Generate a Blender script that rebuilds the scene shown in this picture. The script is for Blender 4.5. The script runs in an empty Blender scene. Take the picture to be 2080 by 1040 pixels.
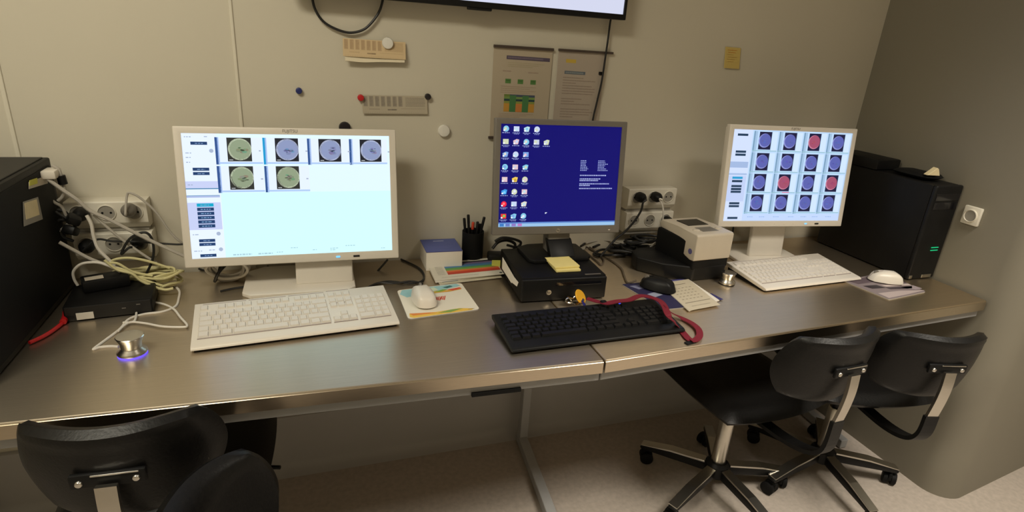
import bpy, bmesh, math, random
from mathutils import Vector, Matrix
C = bpy.context.scene.collection
SC = bpy.context.scene
R = math.radians
rnd = random.Random(7)

# ------------------------------------------------------------------ camera, world, lights, exposure
cd = bpy.data.cameras.new('camera'); cam = bpy.data.objects.new('camera', cd); C.objects.link(cam)
cd.sensor_fit = 'HORIZONTAL'; cd.sensor_width = 36.0; cd.lens = 36.0 * 1187.37 / 2080.0
cd.clip_start = 0.02; cd.clip_end = 60
cam_r = Vector((0.94415608, -0.32271797, 0.06650122)); cam_u = Vector((0.05512034, 0.3536749, 0.93374291)); cam_f = Vector((0.32485543, 0.87793347, -0.35171263))
M = Matrix.Identity(4)
for i in range(3):
    M[i][0] = cam_r[i]; M[i][1] = cam_u[i]; M[i][2] = -cam_f[i]
M[0][3], M[1][3], M[2][3] = 0.0, -1.7587, 1.4383
cam.matrix_world = M
SC.camera = cam
SC.view_settings.view_transform = 'Standard'; SC.view_settings.look = 'None'
SC.view_settings.exposure = 0.0; SC.view_settings.gamma = 1.0; SC.view_settings.use_curve_mapping = False
w = bpy.data.worlds.new('world'); SC.world = w; w.use_nodes = True
w.node_tree.nodes['Background'].inputs[0].default_value = (0.05, 0.045, 0.04, 1); w.node_tree.nodes['Background'].inputs[1].default_value = 0.3

def area(name, loc, target, sx, sy, power, col, spread=180):
    d = bpy.data.lights.new(name, 'AREA'); d.shape = 'RECTANGLE'; d.size = sx; d.size_y = sy; d.energy = power; d.color = col; d.spread = R(spread)
    o = bpy.data.objects.new(name, d); C.objects.link(o); o.location = loc
    o.rotation_euler = (Vector(target) - Vector(loc)).to_track_quat('-Z', 'Y').to_euler()
    return o
area('ceiling_light_left', (-0.80, -1.45, 2.52), (-0.80, -1.45, 0), 0.8, 0.4, 31.0, (1.0, 0.93, 0.76))
area('ceiling_light_right', (1.62, -1.70, 2.52), (1.62, -1.70, 0), 0.9, 0.5, 31.0, (1.0, 0.92, 0.79), 105)

# ------------------------------------------------------------------ colours and materials
def lin(c): return c / 12.92 if c <= 0.04045 else ((c + 0.055) / 1.055) ** 2.4
def S(r, g, b): return (lin(r / 255), lin(g / 255), lin(b / 255), 1.0)
MATS = {}
def mat(name, col, rough=0.5, metal=0.0, var=0.06, scale=30.0, bump=0.0, spec=0.5, coat=0.0, stretch=None):
    m = bpy.data.materials.new(name); m.use_nodes = True; nt = m.node_tree; b = nt.nodes['Principled BSDF']
    tc = nt.nodes.new('ShaderNodeTexCoord'); mp = nt.nodes.new('ShaderNodeMapping'); nz = nt.nodes.new('ShaderNodeTexNoise')
    nz.inputs['Scale'].default_value = scale; nz.inputs['Detail'].default_value = 4
    if stretch: mp.inputs['Scale'].default_value = stretch
    nt.links.new(tc.outputs['Object'], mp.inputs['Vector']); nt.links.new(mp.outputs['Vector'], nz.inputs['Vector'])
    rp = nt.nodes.new('ShaderNodeValToRGB')
    rp.color_ramp.elements[0].position = 0.3; rp.color_ramp.elements[1].position = 0.7
    rp.color_ramp.elements[0].color = tuple(max(0, c * (1 - var)) for c in col[:3]) + (1,)
    rp.color_ramp.elements[1].color = tuple(min(1, c * (1 + var)) for c in col[:3]) + (1,)
    nt.links.new(nz.outputs['Fac'], rp.inputs['Fac']); nt.links.new(rp.outputs['Color'], b.inputs['Base Color'])
    b.inputs['Roughness'].default_value = rough; b.inputs['Metallic'].default_value = metal
    b.inputs['Specular IOR Level'].default_value = spec; b.inputs['Coat Weight'].default_value = coat
    if bump:
        bp = nt.nodes.new('ShaderNodeBump'); bp.inputs['Strength'].default_value = bump; bp.inputs['Distance'].default_value = 0.002
        nt.links.new(nz.outputs['Fac'], bp.inputs['Height']); nt.links.new(bp.outputs['Normal'], b.inputs['Normal'])
    MATS[name] = m
    return m
def mat_attr(name, rough=0.6, emit=0.0, mix=1.0):
    m = bpy.data.materials.new(name); m.use_nodes = True; nt = m.node_tree; b = nt.nodes['Principled BSDF']
    a = nt.nodes.new('ShaderNodeVertexColor'); a.layer_name = 'Col'
    b.inputs['Roughness'].default_value = rough
    if emit:
        b.inputs['Base Color'].default_value = (0.01, 0.01, 0.012, 1); b.inputs['Roughness'].default_value = 0.5; b.inputs['Specular IOR Level'].default_value = 0.12
        nt.links.new(a.outputs['Color'], b.inputs['Emission Color']); b.inputs['Emission Strength'].default_value = emit
    else:
        nt.links.new(a.outputs['Color'], b.inputs['Base Color'])
    MATS[name] = m
    return m
def mat_emit(name, col, s):
    m = bpy.data.materials.new(name); m.use_nodes = True; b = m.node_tree.nodes['Principled BSDF']
    b.inputs['Base Color'].default_value = col; b.inputs['Emission Color'].default_value = col; b.inputs['Emission Strength'].default_value = s
    MATS[name] = m
    return m
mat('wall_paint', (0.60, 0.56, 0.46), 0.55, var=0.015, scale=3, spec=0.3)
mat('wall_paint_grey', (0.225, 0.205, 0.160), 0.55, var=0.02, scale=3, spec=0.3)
mat('seam_paint', (0.68, 0.64, 0.53), 0.5, var=0.01, scale=5)
mat('ceiling_white', (0.75, 0.73, 0.68), 0.8, var=0.01)
mat('skirting_vinyl', (0.42, 0.41, 0.40), 0.5, var=0.02, scale=6)
mat('floor_vinyl', (0.43, 0.375, 0.325), 0.45, var=0.10, scale=60, bump=0.05)
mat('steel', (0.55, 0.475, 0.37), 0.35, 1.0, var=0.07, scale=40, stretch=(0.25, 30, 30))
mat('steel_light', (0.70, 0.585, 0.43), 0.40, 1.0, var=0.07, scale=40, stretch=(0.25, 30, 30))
mat('steel_edge', (0.58, 0.50, 0.39), 0.30, 1.0, var=0.05, scale=40, stretch=(0.25, 30, 30))
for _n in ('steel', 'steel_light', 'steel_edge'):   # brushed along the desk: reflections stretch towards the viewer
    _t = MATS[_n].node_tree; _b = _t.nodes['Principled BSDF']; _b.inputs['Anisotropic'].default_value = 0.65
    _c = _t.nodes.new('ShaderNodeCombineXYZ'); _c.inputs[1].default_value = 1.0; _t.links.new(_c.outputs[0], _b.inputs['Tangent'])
mat('frame_grey', (0.36, 0.36, 0.36), 0.45, var=0.02)
mat('white_plastic', (0.70, 0.65, 0.57), 0.38, var=0.015, scale=12)
mat('key_white', (0.67, 0.625, 0.56), 0.45, var=0.015, scale=12)
mat('groove_grey', (0.30, 0.25, 0.24), 0.6, var=0.02)
mat('black_plastic', (0.006, 0.006, 0.0062), 0.45, var=0.2, scale=20, spec=0.25)
mat('black_matte', (0.005, 0.005, 0.005), 0.65, var=0.2, scale=20, bump=0.05, spec=0.2)
mat('key_black', (0.009, 0.009, 0.0095), 0.4, var=0.1, spec=0.25)
mat('black_case', (0.0055, 0.0053, 0.0052), 0.5, var=0.15, scale=25, spec=0.2)
mat('case_side', (0.010, 0.0095, 0.009), 0.5, var=0.15, scale=25, spec=0.35)
mat('dark_gloss', (0.006, 0.006, 0.008), 0.15)
mat('leather', (0.0055, 0.0053, 0.0052), 0.40, var=0.2, scale=180, bump=0.2, spec=0.28)
mat('chrome', (0.72, 0.70, 0.66), 0.16, 1.0, var=0.02)
mat('brushed_chrome', (0.62, 0.59, 0.53), 0.28, 1.0, var=0.03)
mat('silver_grey', (0.165, 0.150, 0.130), 0.4, var=0.02)
mat('socket_cream', (0.72, 0.68, 0.58), 0.4, var=0.01)
mat('socket_grey', (0.30, 0.28, 0.24), 0.5, var=0.02)
mat('beige_plastic', (0.52, 0.46, 0.37), 0.45, var=0.02)
mat('grey_cable', (0.42, 0.39, 0.34), 0.5, var=0.03)
mat('white_cable', (0.70, 0.66, 0.59), 0.45, var=0.02)
mat('yellow_cable', (0.62, 0.57, 0.30), 0.45, var=0.05)
mat('black_cable', (0.010, 0.010, 0.010), 0.5)
mat('brown_cable', (0.11, 0.085, 0.06), 0.5)
mat('red_cable', (0.55, 0.012, 0.015), 0.4, var=0.05)
mat('paper', (0.74, 0.70, 0.62), 0.8, var=0.01)
mat('paper_cream', (0.72, 0.64, 0.47), 0.8, var=0.01)
mat('sticky_yellow', (0.80, 0.68, 0.26), 0.8, var=0.02)
mat('sticky_green', (0.62, 0.60, 0.10), 0.8, var=0.02)
mat('magnet_white', (0.74, 0.72, 0.66), 0.35)
mat('magnet_blue', (0.015, 0.025, 0.14), 0.35)
mat('logo_blue', S(92, 88, 135), 0.5)
mat('magnet_red', (0.48, 0.010, 0.014), 0.35)
mat('magnet_black', (0.012, 0.009, 0.012), 0.35)
mat('lanyard_red', (0.17, 0.005, 0.018), 0.65, var=0.10, scale=300, bump=0.2)
mat('tag_yellow', (0.78, 0.40, 0.02), 0.4)
mat('brass', (0.60, 0.38, 0.16), 0.3, 1.0)
mat('rail_brown', (0.06, 0.042, 0.032), 0.5)
mat('pad_foam', (0.35, 0.33, 0.30), 0.8)
mat('pen_red', (0.5, 0.05, 0.02), 0.4)
mat('pyramid_beige', (0.78, 0.66, 0.40), 0.5)
mat('bag_film', (0.50, 0.48, 0.44), 0.3)
mat_attr('print', 0.65)
mat_attr('screen', emit=1.08)
mat_emit('led_blue', S(70, 90, 255), 1.2)
mat_emit('led_cyan', S(110, 190, 255), 0.9)
mat_emit('led_green', S(20, 190, 130), 0.35)
mat_emit('led_ring', S(90, 70, 255), 1.6)

# ------------------------------------------------------------------ mesh helpers
def obj(name, bm, m, parent=None, loc=None, rot=None, smooth=False, weld=False):
    if weld: bmesh.ops.remove_doubles(bm, verts=bm.verts, dist=1e-5)
    bmesh.ops.recalc_face_normals(bm, faces=bm.faces)
    me = bpy.data.meshes.new(name); bm.to_mesh(me); bm.free()
    if smooth:
        me.shade_smooth()
        try: me.set_sharp_from_angle(angle=R(40))
        except Exception: pass
    o = bpy.data.objects.new(name, me); C.objects.link(o)
    me.materials.append(MATS[m])
    if parent: o.parent = parent
    if loc: o.location = loc
    if rot: o.rotation_euler = rot
    return o
def thing(name, label, cat, loc=(0, 0, 0), rz=0.0, group=None):
    o = bpy.data.objects.new(name, None); C.objects.link(o); o.empty_display_size = 0.05
    o.location = loc; o.rotation_euler = (0, 0, rz); o['label'] = label; o['category'] = cat
    if group: o['group'] = group
    return o
def tag(o, label, cat, group=None):
    o['label'] = label; o['category'] = cat
    if group: o['group'] = group
    return o
def struct(o): o['kind'] = 'structure'; return o
def box(bm, c, s, bev=0.0, seg=2, mtx=None):
    r = bmesh.ops.create_cube(bm, size=1.0)
    vs = r['verts']
    for v in vs: v.co = Vector((v.co.x * s[0] + c[0], v.co.y * s[1] + c[1], v.co.z * s[2] + c[2]))
    if bev:
        es = list({e for v in vs for e in v.link_edges})
        q = bmesh.ops.bevel(bm, geom=es, offset=bev, segments=seg, affect='EDGES', profile=0.5)
        vs = list(set(q['verts']) | {v for v in vs if v.is_valid})
    if mtx:
        for v in vs: v.co = mtx @ v.co
    return bm
def new(): return bmesh.new()
def bx(c, s, bev=0.0, seg=2): return box(new(), c, s, bev, seg)
def prism(bm, pts, z0, z1, bev=0.0, seg=2, axis='z', scale_top=1.0):
    """pts: list of 2d points; axis z -> (x,y) footprint, axis x -> profile in (y,z) extruded along x"""
    def mk(p, h):
        if axis == 'z': return (p[0], p[1], h)
        if axis == 'x': return (h, p[0], p[1])
        return (p[0], h, p[1])
    cx = sum(p[0] for p in pts) / len(pts); cy = sum(p[1] for p in pts) / len(pts)
    a = [bm.verts.new(mk(p, z0)) for p in pts]
    b = [bm.verts.new(mk((cx + (p[0] - cx) * scale_top, cy + (p[1] - cy) * scale_top), z1)) for p in pts]
    n = len(pts)
    bm.faces.new(a[::-1]); bm.faces.new(b)
    for i in range(n): bm.faces.new((a[i], a[(i + 1) % n], b[(i + 1) % n], b[i]))
    if bev:
        es = list({e for v in a + b for e in v.link_edges})
        bmesh.ops.bevel(bm, geom=es, offset=bev, segments=seg, affect='EDGES', profile=0.5)
    return bm
def lathe(bm, prof, seg=24, mtx=None):
    rings = []
    for r, z in prof:
        if r < 1e-6: rings.append([bm.verts.new((0, 0, z))])
        else: rings.append([bm.verts.new((r * math.cos(2 * math.pi * k / seg), r * math.sin(2 * math.pi * k / seg), z)) for k in range(seg)])
    allv = [v for q in rings for v in q]
    for a, b in zip(rings, rings[1:]):
        for k in range(seg):
            k2 = (k + 1) % seg
            if len(a) == 1 and len(b) == 1: continue
            if len(a) == 1: bm.faces.new((a[0], b[k], b[k2]))
            elif len(b) == 1: bm.faces.new((a[k], a[k2], b[0]))
            else: bm.faces.new((a[k], a[k2], b[k2], b[k]))
    if len(rings[0]) > 1: bm.faces.new(rings[0][::-1])
    if len(rings[-1]) > 1: bm.faces.new(rings[-1])
    if mtx:
        for v in allv: v.co = mtx @ v.co
    return bm
def spline(pts, n=8, closed=False):
    P = [Vector(p) for p in pts]; out = []; m = len(P)
    for i in range(m if closed else m - 1):
        p0 = P[(i - 1) % m] if (closed or i > 0) else P[0]; p1 = P[i]; p2 = P[(i + 1) % m]; p3 = P[(i + 2) % m] if (closed or i + 2 < m) else P[-1]
        for k in range(n):
            t = k / n
            out.append(0.5 * ((2 * p1) + (-p0 + p2) * t + (2 * p0 - 5 * p1 + 4 * p2 - p3) * t * t + (-p0 + 3 * p1 - 3 * p2 + p3) * t ** 3))
    if not closed: out.append(P[-1])
    return out
def tube(bm, pts, r, seg=8, n=8, closed=False, smooth=True):
    """round cable through pts; r is a radius or a list of radii per path sample"""
    path = spline(pts, n, closed) if smooth else [Vector(p) for p in pts]
    m = len(path); up = None; rings = []
    for i, p in enumerate(path):
        a = path[(i - 1) % m] if (closed or i > 0) else p; b = path[(i + 1) % m] if (closed or i < m - 1) else p
        t = (b - a)
        if t.length < 1e-9: t = Vector((0, 0, 1))
        t.normalize()
        if up is None:
            up = t.orthogonal().normalized()
        up = (up - t * up.dot(t))
        if up.length < 1e-6: up = t.orthogonal()
        up.normalize(); s = t.cross(up)
        rr = r[min(i, len(r) - 1)] if isinstance(r, (list, tuple)) else r
        rings.append([bm.verts.new(p + up * rr * math.cos(2 * math.pi * k / seg) + s * rr * math.sin(2 * math.pi * k / seg)) for k in range(seg)])
    for i in range(m if closed else m - 1):
        a = rings[i]; b = rings[(i + 1) % m]
        for k in range(seg):
            bm.faces.new((a[k], a[(k + 1) % seg], b[(k + 1) % seg], b[k]))
    if not closed:
        bm.faces.new(rings[0][::-1]); bm.faces.new(rings[-1])
    return bm
def cable(name, pts, r, m, label, cat='cable', group=None, parent=None, n=8):
    o = obj(name, tube(new(), pts, r, 8, n), m, parent, smooth=True)
    if not parent: tag(o, label, cat, group)
    return o
def ribbon(bm, pts, width, thick=0.0012, n=8, normals=None):
    path = spline(pts, n); m = len(path); rows = []
    for i, p in enumerate(path):
        t = (path[min(i + 1, m - 1)] - path[max(i - 1, 0)]).normalized()
        nn = Vector((0, 0, 1)) if normals is None else normals[min(i // n, len(normals) - 1)].lerp(normals[min(i // n + 1, len(normals) - 1)], (i % n) / n)
        s = t.cross(nn).normalized(); q = s.cross(t).normalized()
        rows.append([bm.verts.new(p + s * a * width / 2 + q * b * thick / 2) for a, b in ((-1, -1), (1, -1), (1, 1), (-1, 1))])
    for a, b in zip(rows, rows[1:]):
        for k in range(4): bm.faces.new((a[k], a[(k + 1) % 4], b[(k + 1) % 4], b[k]))
    bm.faces.new(rows[0][::-1]); bm.faces.new(rows[-1])
    return bm
def cushion(bm, warp, wd, ht, th, n=14, k=0.5, pw=4.0):
    """closed pad: rounded-square outline, domed faces; warp(x, d, z) places it"""
    sides = []
    for sgn in (1, -1):
        g = []
        for i in range(n + 1):
            row = []
            for j in range(n + 1):
                u = -1 + 2 * i / n; v = -1 + 2 * j / n
                x = u * math.sqrt(1 - 0.5 * k * v * v) * wd / 2; z = v * math.sqrt(1 - 0.5 * k * u * u) * ht / 2
                s = max(abs(u), abs(v)); d = sgn * th / 2 * max(0.0, 1 - s ** pw) ** 0.5
                row.append(bm.verts.new(warp(x, d, z)))
            g.append(row)
        sides.append(g)
        for i in range(n):
            for j in range(n):
                q = (g[i][j], g[i + 1][j], g[i + 1][j + 1], g[i][j + 1])
                bm.faces.new(q if sgn > 0 else q[::-1])
    bmesh.ops.remove_doubles(bm, verts=bm.verts, dist=1e-5)
    return bm

class Print:
    """flat print or screen image: coloured patches on a plane. (x, y) run 0..1 right and down from the top-left corner"""
    def __init__(s, o, U, V, lift=0.00025):
        s.o = Vector(o); s.U = Vector(U); s.V = Vector(V); s.n = s.U.cross(-s.V).normalized(); s.f = []; s.lift = lift
        s.asp = s.U.length / s.V.length
    def pt(s, x, y, l): return s.o + s.U * x + s.V * y + s.n * (0.0002 + s.lift * l)
    def poly(s, pts, col, l=1): s.f.append(([s.pt(x, y, l) for x, y in pts], col)); return s
    def rect(s, x0, y0, x1, y1, col, l=1): return s.poly([(x0, y0), (x0, y1), (x1, y1), (x1, y0)], col, l)
    def disc(s, x, y, r, col, l=1, n=24, sx=1.0, sy=1.0):   # r as a share of the width
        return s.poly([(x + r * sx * math.cos(a), y - r * s.asp * sy * math.sin(a)) for a in [2 * math.pi * k / n for k in range(n)]], col, l)
    def build(s, name, m, parent):
        me = bpy.data.meshes.new(name); vs = []; fs = []
        for p, c in s.f:
            b = len(vs); vs += p; fs.append(list(range(b, b + len(p))))
        me.from_pydata([tuple(v) for v in vs], [], fs)
        at = me.color_attributes.new('Col', 'FLOAT_COLOR', 'CORNER'); i = 0
        for p, c in s.f:
            for _ in p: at.data[i].color = c; i += 1
        me.materials.append(MATS[m])
        o = bpy.data.objects.new(name, me); C.objects.link(o); o.parent = parent
        return o
def lettering(name, text, size, m, parent, mtx):
    cu = bpy.data.curves.new(name, 'FONT'); cu.body = text; cu.size = size; cu.align_x = 'CENTER'; cu.align_y = 'CENTER'; cu.extrude = 0.0002
    t = bpy.data.objects.new(name, cu); C.objects.link(t)
    dg = bpy.context.evaluated_depsgraph_get(); me = bpy.data.meshes.new_from_object(t.evaluated_get(dg))
    bpy.data.objects.remove(t); bpy.data.curves.remove(cu)
    me.materials.clear(); me.materials.append(MATS[m])
    o = bpy.data.objects.new(name, me); C.objects.link(o); o.parent = parent; o.matrix_local = mtx
    return o
def copy_tree(o, parent=None):
    c = o.copy(); C.objects.link(c)
    if parent: c.parent = parent
    for ch in list(o.children): copy_tree(ch, c)
    return c
H = 0.748     # desk height

# ------------------------------------------------------------------ the room
XR = 2.05
struct(obj('floor', bx((0.6, -1.75, -0.05), (5.6, 3.7, 0.1)), 'floor_vinyl'))
struct(obj('wall_back', bx((0.2, 0.05, 1.25), (4.0, 0.1, 2.5)), 'wall_paint'))
struct(obj('wall_left', bx((-1.35, -1.75, 1.25), (0.1, 3.6, 2.5)), 'wall_paint'))
struct(obj('ceiling', bx((0.6, -1.75, 2.6), (5.6, 3.7, 0.1)), 'ceiling_white'))
struct(obj('wall_front', bx((0.6, -3.55, 1.25), (5.6, 0.1, 2.5)), 'wall_paint'))
# right-hand wall: a stub from the back wall to a rounded outer corner, then on to the right
yc = -0.745; rr = 0.09; pts = [(XR, 0.0), (XR, yc + rr)]
for k in range(1, 9):
    a = math.pi + (math.pi / 2) * k / 8
    pts.append((XR + rr + rr * math.cos(a), yc + rr + rr * math.sin(a)))
pts += [(3.3, -0.60), (3.3, 0.0)]
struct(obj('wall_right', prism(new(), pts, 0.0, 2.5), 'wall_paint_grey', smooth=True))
struct(obj('wall_far_right', bx((3.35, -2.1, 1.25), (0.1, 3.0, 2.5)), 'wall_paint'))
for x, wd in ((-0.158, 0.008), (-0.672, 0.010)):
    struct(obj('trim_%d' % (1 if x > -0.3 else 2), bx((x, -0.001, 1.25), (wd, 0.006, 2.5), 0.002, 2), 'seam_paint'))
# vinyl skirting that curves up out of the floor
sk = [(0.0, 0.0), (-0.055, 0.0), (-0.034, 0.006), (-0.020, 0.018), (-0.013, 0.036), (-0.010, 0.185), (-0.014, 0.187), (-0.014, 0.213), (-0.008, 0.216), (0.0, 0.216)]
struct(obj('baseboard_back', prism(new(), sk, -1.29, XR - 0.002, axis='x'), 'skirting_vinyl', smooth=True))

# ------------------------------------------------------------------ desks
def front1(x): return -0.7204 - 0.0357 * (x - 0.6)
def front2(x): return -0.7215 + 0.046 * (x - 0.634)
def make_desk(label, xa, xb, ff, posts, m_top):
    t = thing('steel_desk', label, 'desk')
    obj('worktop', prism(new(), [(xa, -0.012), (xa, ff(xa)), (xb, ff(xb)), (xb, -0.012)], H - 0.030, H, 0.003, 2), m_top, t)
    a, b = Vector((xa, ff(xa), 0)), Vector((xb, ff(xb), 0)); d = (b - a).normalized(); n = Vector((d.y, -d.x, 0))
    q = [a + n * 0.0015, b + n * 0.0015, b - n * 0.004, a - n * 0.004]
    obj('front_edge', prism(new(), [(p.x, p.y) for p in q], H - 0.034, H - 0.0035, 0.001, 1), 'steel_edge', t)
    q = [a - n * 0.012, b - n * 0.012, b - n * 0.052, a - n * 0.052]
    obj('front_rail', prism(new(), [(p.x, p.y) for p in q], H - 0.062, H - 0.031, 0.002, 1), 'frame_grey', t)
    if posts[0] < 0: obj('dark_bar', bx((0.0, 0.0, 0.0), (0.115, 0.012, 0.010), 0.001), 'black_matte', t, (0.377, -0.7, 0.689), (0, 0, -0.036))  # thin matte black bar along the lower front of the rail
    obj('rear_rail', bx(((xa + xb) / 2, -0.06, H - 0.05), (xb - xa - 0.02, 0.03, 0.036), 0.002, 1), 'frame_grey', t)
    for px in posts:
        fl = 0.36 if px > 1.5 else 0.60
        lg = obj('leg', bx((px, -0.078, 0.36), (0.032, 0.032, 0.71), 0.003, 2), 'frame_grey', t)
        obj('foot', prism(new(), [(px - 0.017, -0.06), (px + 0.017, -0.06), (px + 0.017 - 0.1 * fl, -0.06 - fl), (px - 0.017 - 0.1 * fl, -0.06 - fl)], 0.004, 0.040, 0.003, 2), 'frame_grey', lg)
    return t
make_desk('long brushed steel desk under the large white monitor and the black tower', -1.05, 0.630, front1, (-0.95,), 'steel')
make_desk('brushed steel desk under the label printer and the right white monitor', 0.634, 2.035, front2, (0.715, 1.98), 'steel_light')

# ------------------------------------------------------------------ monitors
def frame_ring(bm, w, h, b, bt, bb, d, bev=0.003):
    """rectangular frame in the xz plane, front at y = 0, depth d to the back (b sides, bt top, bb bottom)"""
    o = [(-w / 2, -h / 2), (w / 2, -h / 2), (w / 2, h / 2), (-w / 2, h / 2)]
    i = [(-w / 2 + b, -h / 2 + bb), (w / 2 - b, -h / 2 + bb), (w / 2 - b, h / 2 - bt), (-w / 2 + b, h / 2 - bt)]
    V = lambda p, y: bm.verts.new((p[0], y, p[1]))
    of, inf, ob, ib = [V(p, 0) for p in o], [V(p, 0) for p in i], [V(p, d) for p in o], [V(p, d) for p in i]
    oe = []
    for k in range(4):
        j = (k + 1) % 4
        bm.faces.new((of[k], of[j], inf[j], inf[k])); bm.faces.new((ob[k], ib[k], ib[j], ob[j]))
        bm.faces.new((of[k], ob[k], ob[j], of[j])); bm.faces.new((inf[k], inf[j], ib[j], ib[k]))
    bmesh.ops.recalc_face_normals(bm, faces=bm.faces)
    es = [e for e in bm.edges if all(v in of or v in ob for v in e.verts)]
    bmesh.ops.bevel(bm, geom=es, offset=bev, segments=3, affect='EDGES', profile=0.5)
    return bm
def panel(root, c, yaw, tilt, w, h, b, bt, bb, m_frame, m_back, draw):
    """screen panel as children of root; c is the centre of the front face (world), root has no rotation"""
    n = Matrix.Translation(Vector(c) - root.location) @ Matrix.Rotation(yaw, 4, 'Z') @ Matrix.Rotation(-tilt, 4, 'X')
    fr = obj('bezel', frame_ring(new(), w, h, b, bt, bb, 0.022), m_frame, root, smooth=True); fr.matrix_local = n
    bm = new(); box(bm, (0, 0.028, 0), (w - 0.012, 0.02, h - 0.012), 0.006); box(bm, (0, 0.042, -0.01), (w * 0.55, 0.03, h * 0.5), 0.008)
    bk = obj('back_cover', bm, m_back, root, smooth=True); bk.matrix_local = n
    gl = obj('screen', bx((0, 0.007, (bb - bt) / 2), (w - 2 * b + 0.001, 0.006, h - bt - bb + 0.001)), 'dark_gloss', root); gl.matrix_local = n
    x0, x1, z0, z1 = -w / 2 + b, w / 2 - b, -h / 2 + bb, h / 2 - bt
    p = Print((x0, 0.0038, z1), (x1 - x0, 0, 0), (0, 0, z0 - z1)); draw(p)
    im = p.build('screen_image', 'screen', gl)
    return n, fr
WHITE = S(228, 240, 255); CYAN = S(208, 247, 255); NAVYB = S(28, 60, 105); LAV = S(196, 205, 240)
def embryo(p, x, y, r, light, mid, dark, seed):
    q = random.Random(seed)
    p.disc(x, y, r, light, 3, 32); p.disc(x + r * 0.03, y, r * 0.88, mid, 4, 32)
    for k in range(9):
        a = q.uniform(0, 6.28); d = q.uniform(0, 0.38) * r
        p.disc(x + d * math.cos(a) + r * 0.12, y + d * math.sin(a) * p.asp + r * 0.1, r * q.uniform(0.08, 0.2), tuple(m * q.uniform(0.55, 0.95) for m in mid[:3]) + (1,), 5 + k % 3, 10, 1.4, 0.7)
    for k in range(5):
        a = q.uniform(0, 6.28); d = q.uniform(0, 0.34) * r
        p.disc(x + d * math.cos(a) + r * 0.15, y + d * math.sin(a) * p.asp + r * 0.1, r * q.uniform(0.05, 0.10), dark, 8, 8, 1.8, 0.5)
def words(p, x, y, wd, hh, col, seed, l=2):
    q = random.Random(seed); e = x
    while e < x + wd - 0.002:
        d = q.uniform(0.006, 0.016); p.rect(e, y, min(e + d, x + wd), y + hh, col, l); e += d + 0.004
def draw_viewer(p):
    p.rect(0, 0, 1, 1, CYAN, 0); p.rect(0.155, 0, 1, 0.47, S(222, 244, 255), 1); p.rect(0, 0, 0.155, 1, WHITE, 1)
    p.rect(0, 0.375, 0.148, 0.43, LAV, 2); p.rect(0, 0.43, 0.148, 0.438, S(70, 130, 170), 3); p.rect(0, 0.487, 0.15, 0.505, S(170, 185, 225), 2)
    p.rect(0, 0.487, 0.15, 0.491, S(80, 140, 180), 3); p.rect(0, 0.545, 0.15, 0.765, LAV, 2)
    for y in (0.065, 0.268, 0.302, 0.842, 0.873, 0.965):
        p.rect(0.038, y, 0.112, y + 0.024, NAVYB, 3); words(p, 0.058, y + 0.010, 0.035, 0.006, S(120, 150, 190), int(y * 1000), 4)
    for k in range(6):
        y = 0.552 + k * 0.034; p.rect(0.042, y, 0.118, y + 0.026, S(0, 165, 200) if k == 0 else NAVYB, 3); words(p, 0.058, y + 0.010, 0.045, 0.007, S(120, 160, 200), 40 + k, 4)
    for x, y, d in ((0.012, 0.025, 0.03), (0.10, 0.022, 0.02), (0.012, 0.15, 0.026), (0.012, 0.185, 0.022), (0.012, 0.222, 0.018), (0.01, 0.40, 0.022), (0.012, 0.80, 0.03), (0.012, 0.935, 0.036), (0.08, 0.93, 0.03)):
        words(p, x, y, d, 0.006, S(150, 165, 190), int(x * 999 + y * 777), 3)
    for x, y in ((0.128, 0.135), (0.13, 0.80), (0.135, 0.93)): p.disc(x, y, 0.010, S(165, 180, 205), 3, 10)
    GL, GM, GD = S(196, 208, 178), S(142, 156, 128), S(60, 70, 52)
    BL, BM, BD = S(190, 200, 232), S(138, 150, 188), S(58, 66, 92)
    cells = [(0.158, 0.028, 0.200, 'g'), (0.378, 0.028, 0.424, 'b'), (0.592, 0.030, 0.636, 'b'), (0.802, 0.030, 0.845, 'b'), (0.158, 0.255, 0.201, 'g'), (0.378, 0.255, 0.421, 'g')]
    for i, (bxx, y, ix, c) in enumerate(cells):
        p.rect(bxx, y, bxx + 0.205 - (0.02 if i == 3 else 0), y + 0.205, S(226, 238, 255), 2)
        p.rect(bxx - 0.012, y, bxx + 0.001, y + 0.215, S(45, 80, 140) if i != 1 else S(20, 150, 205), 3); p.rect(bxx - 0.002, y, bxx + 0.006, y + 0.215, S(165, 190, 235), 3)
        p.rect(bxx, y + 0.196, bxx + 0.205 - (0.02 if i == 3 else 0), y + 0.21, S(172, 200, 240), 3)
        wd = 0.112; p.rect(ix, y + 0.002, ix + wd, y + 0.190, S(30, 32, 40) if c == 'b' else S(46, 48, 44), 3)
        L3 = (GL, GM, GD) if c == 'g' else (BL, BM, BD)
        embryo(p, ix + wd * 0.52, y + 0.094, 0.0545, *L3, 11 + i)
        p.rect(ix + 0.006, y + 0.176, ix + 0.024, y + 0.181, S(200, 205, 210), 4); words(p, ix + wd + 0.034, y + 0.10, 0.012, 0.010, S(165, 175, 195), i + 60, 3)
    words(p, 0.19, 0.975, 0.09, 0.012, S(170, 205, 215), 77, 2); words(p, 0.31, 0.975, 0.07, 0.012, S(170, 205, 215), 78, 2)
    for x, y, d in ((0.40, 0.972, 0.03), (0.47, 0.94, 0.04), (0.58, 0.965, 0.02), (0.67, 0.958, 0.04), (0.67, 0.973, 0.03), (0.75, 0.94, 0.05), (0.94, 0.975, 0.025)):
        words(p, x, y, d, 0.005, S(150, 190, 200), int(x * 500), 2)
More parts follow.
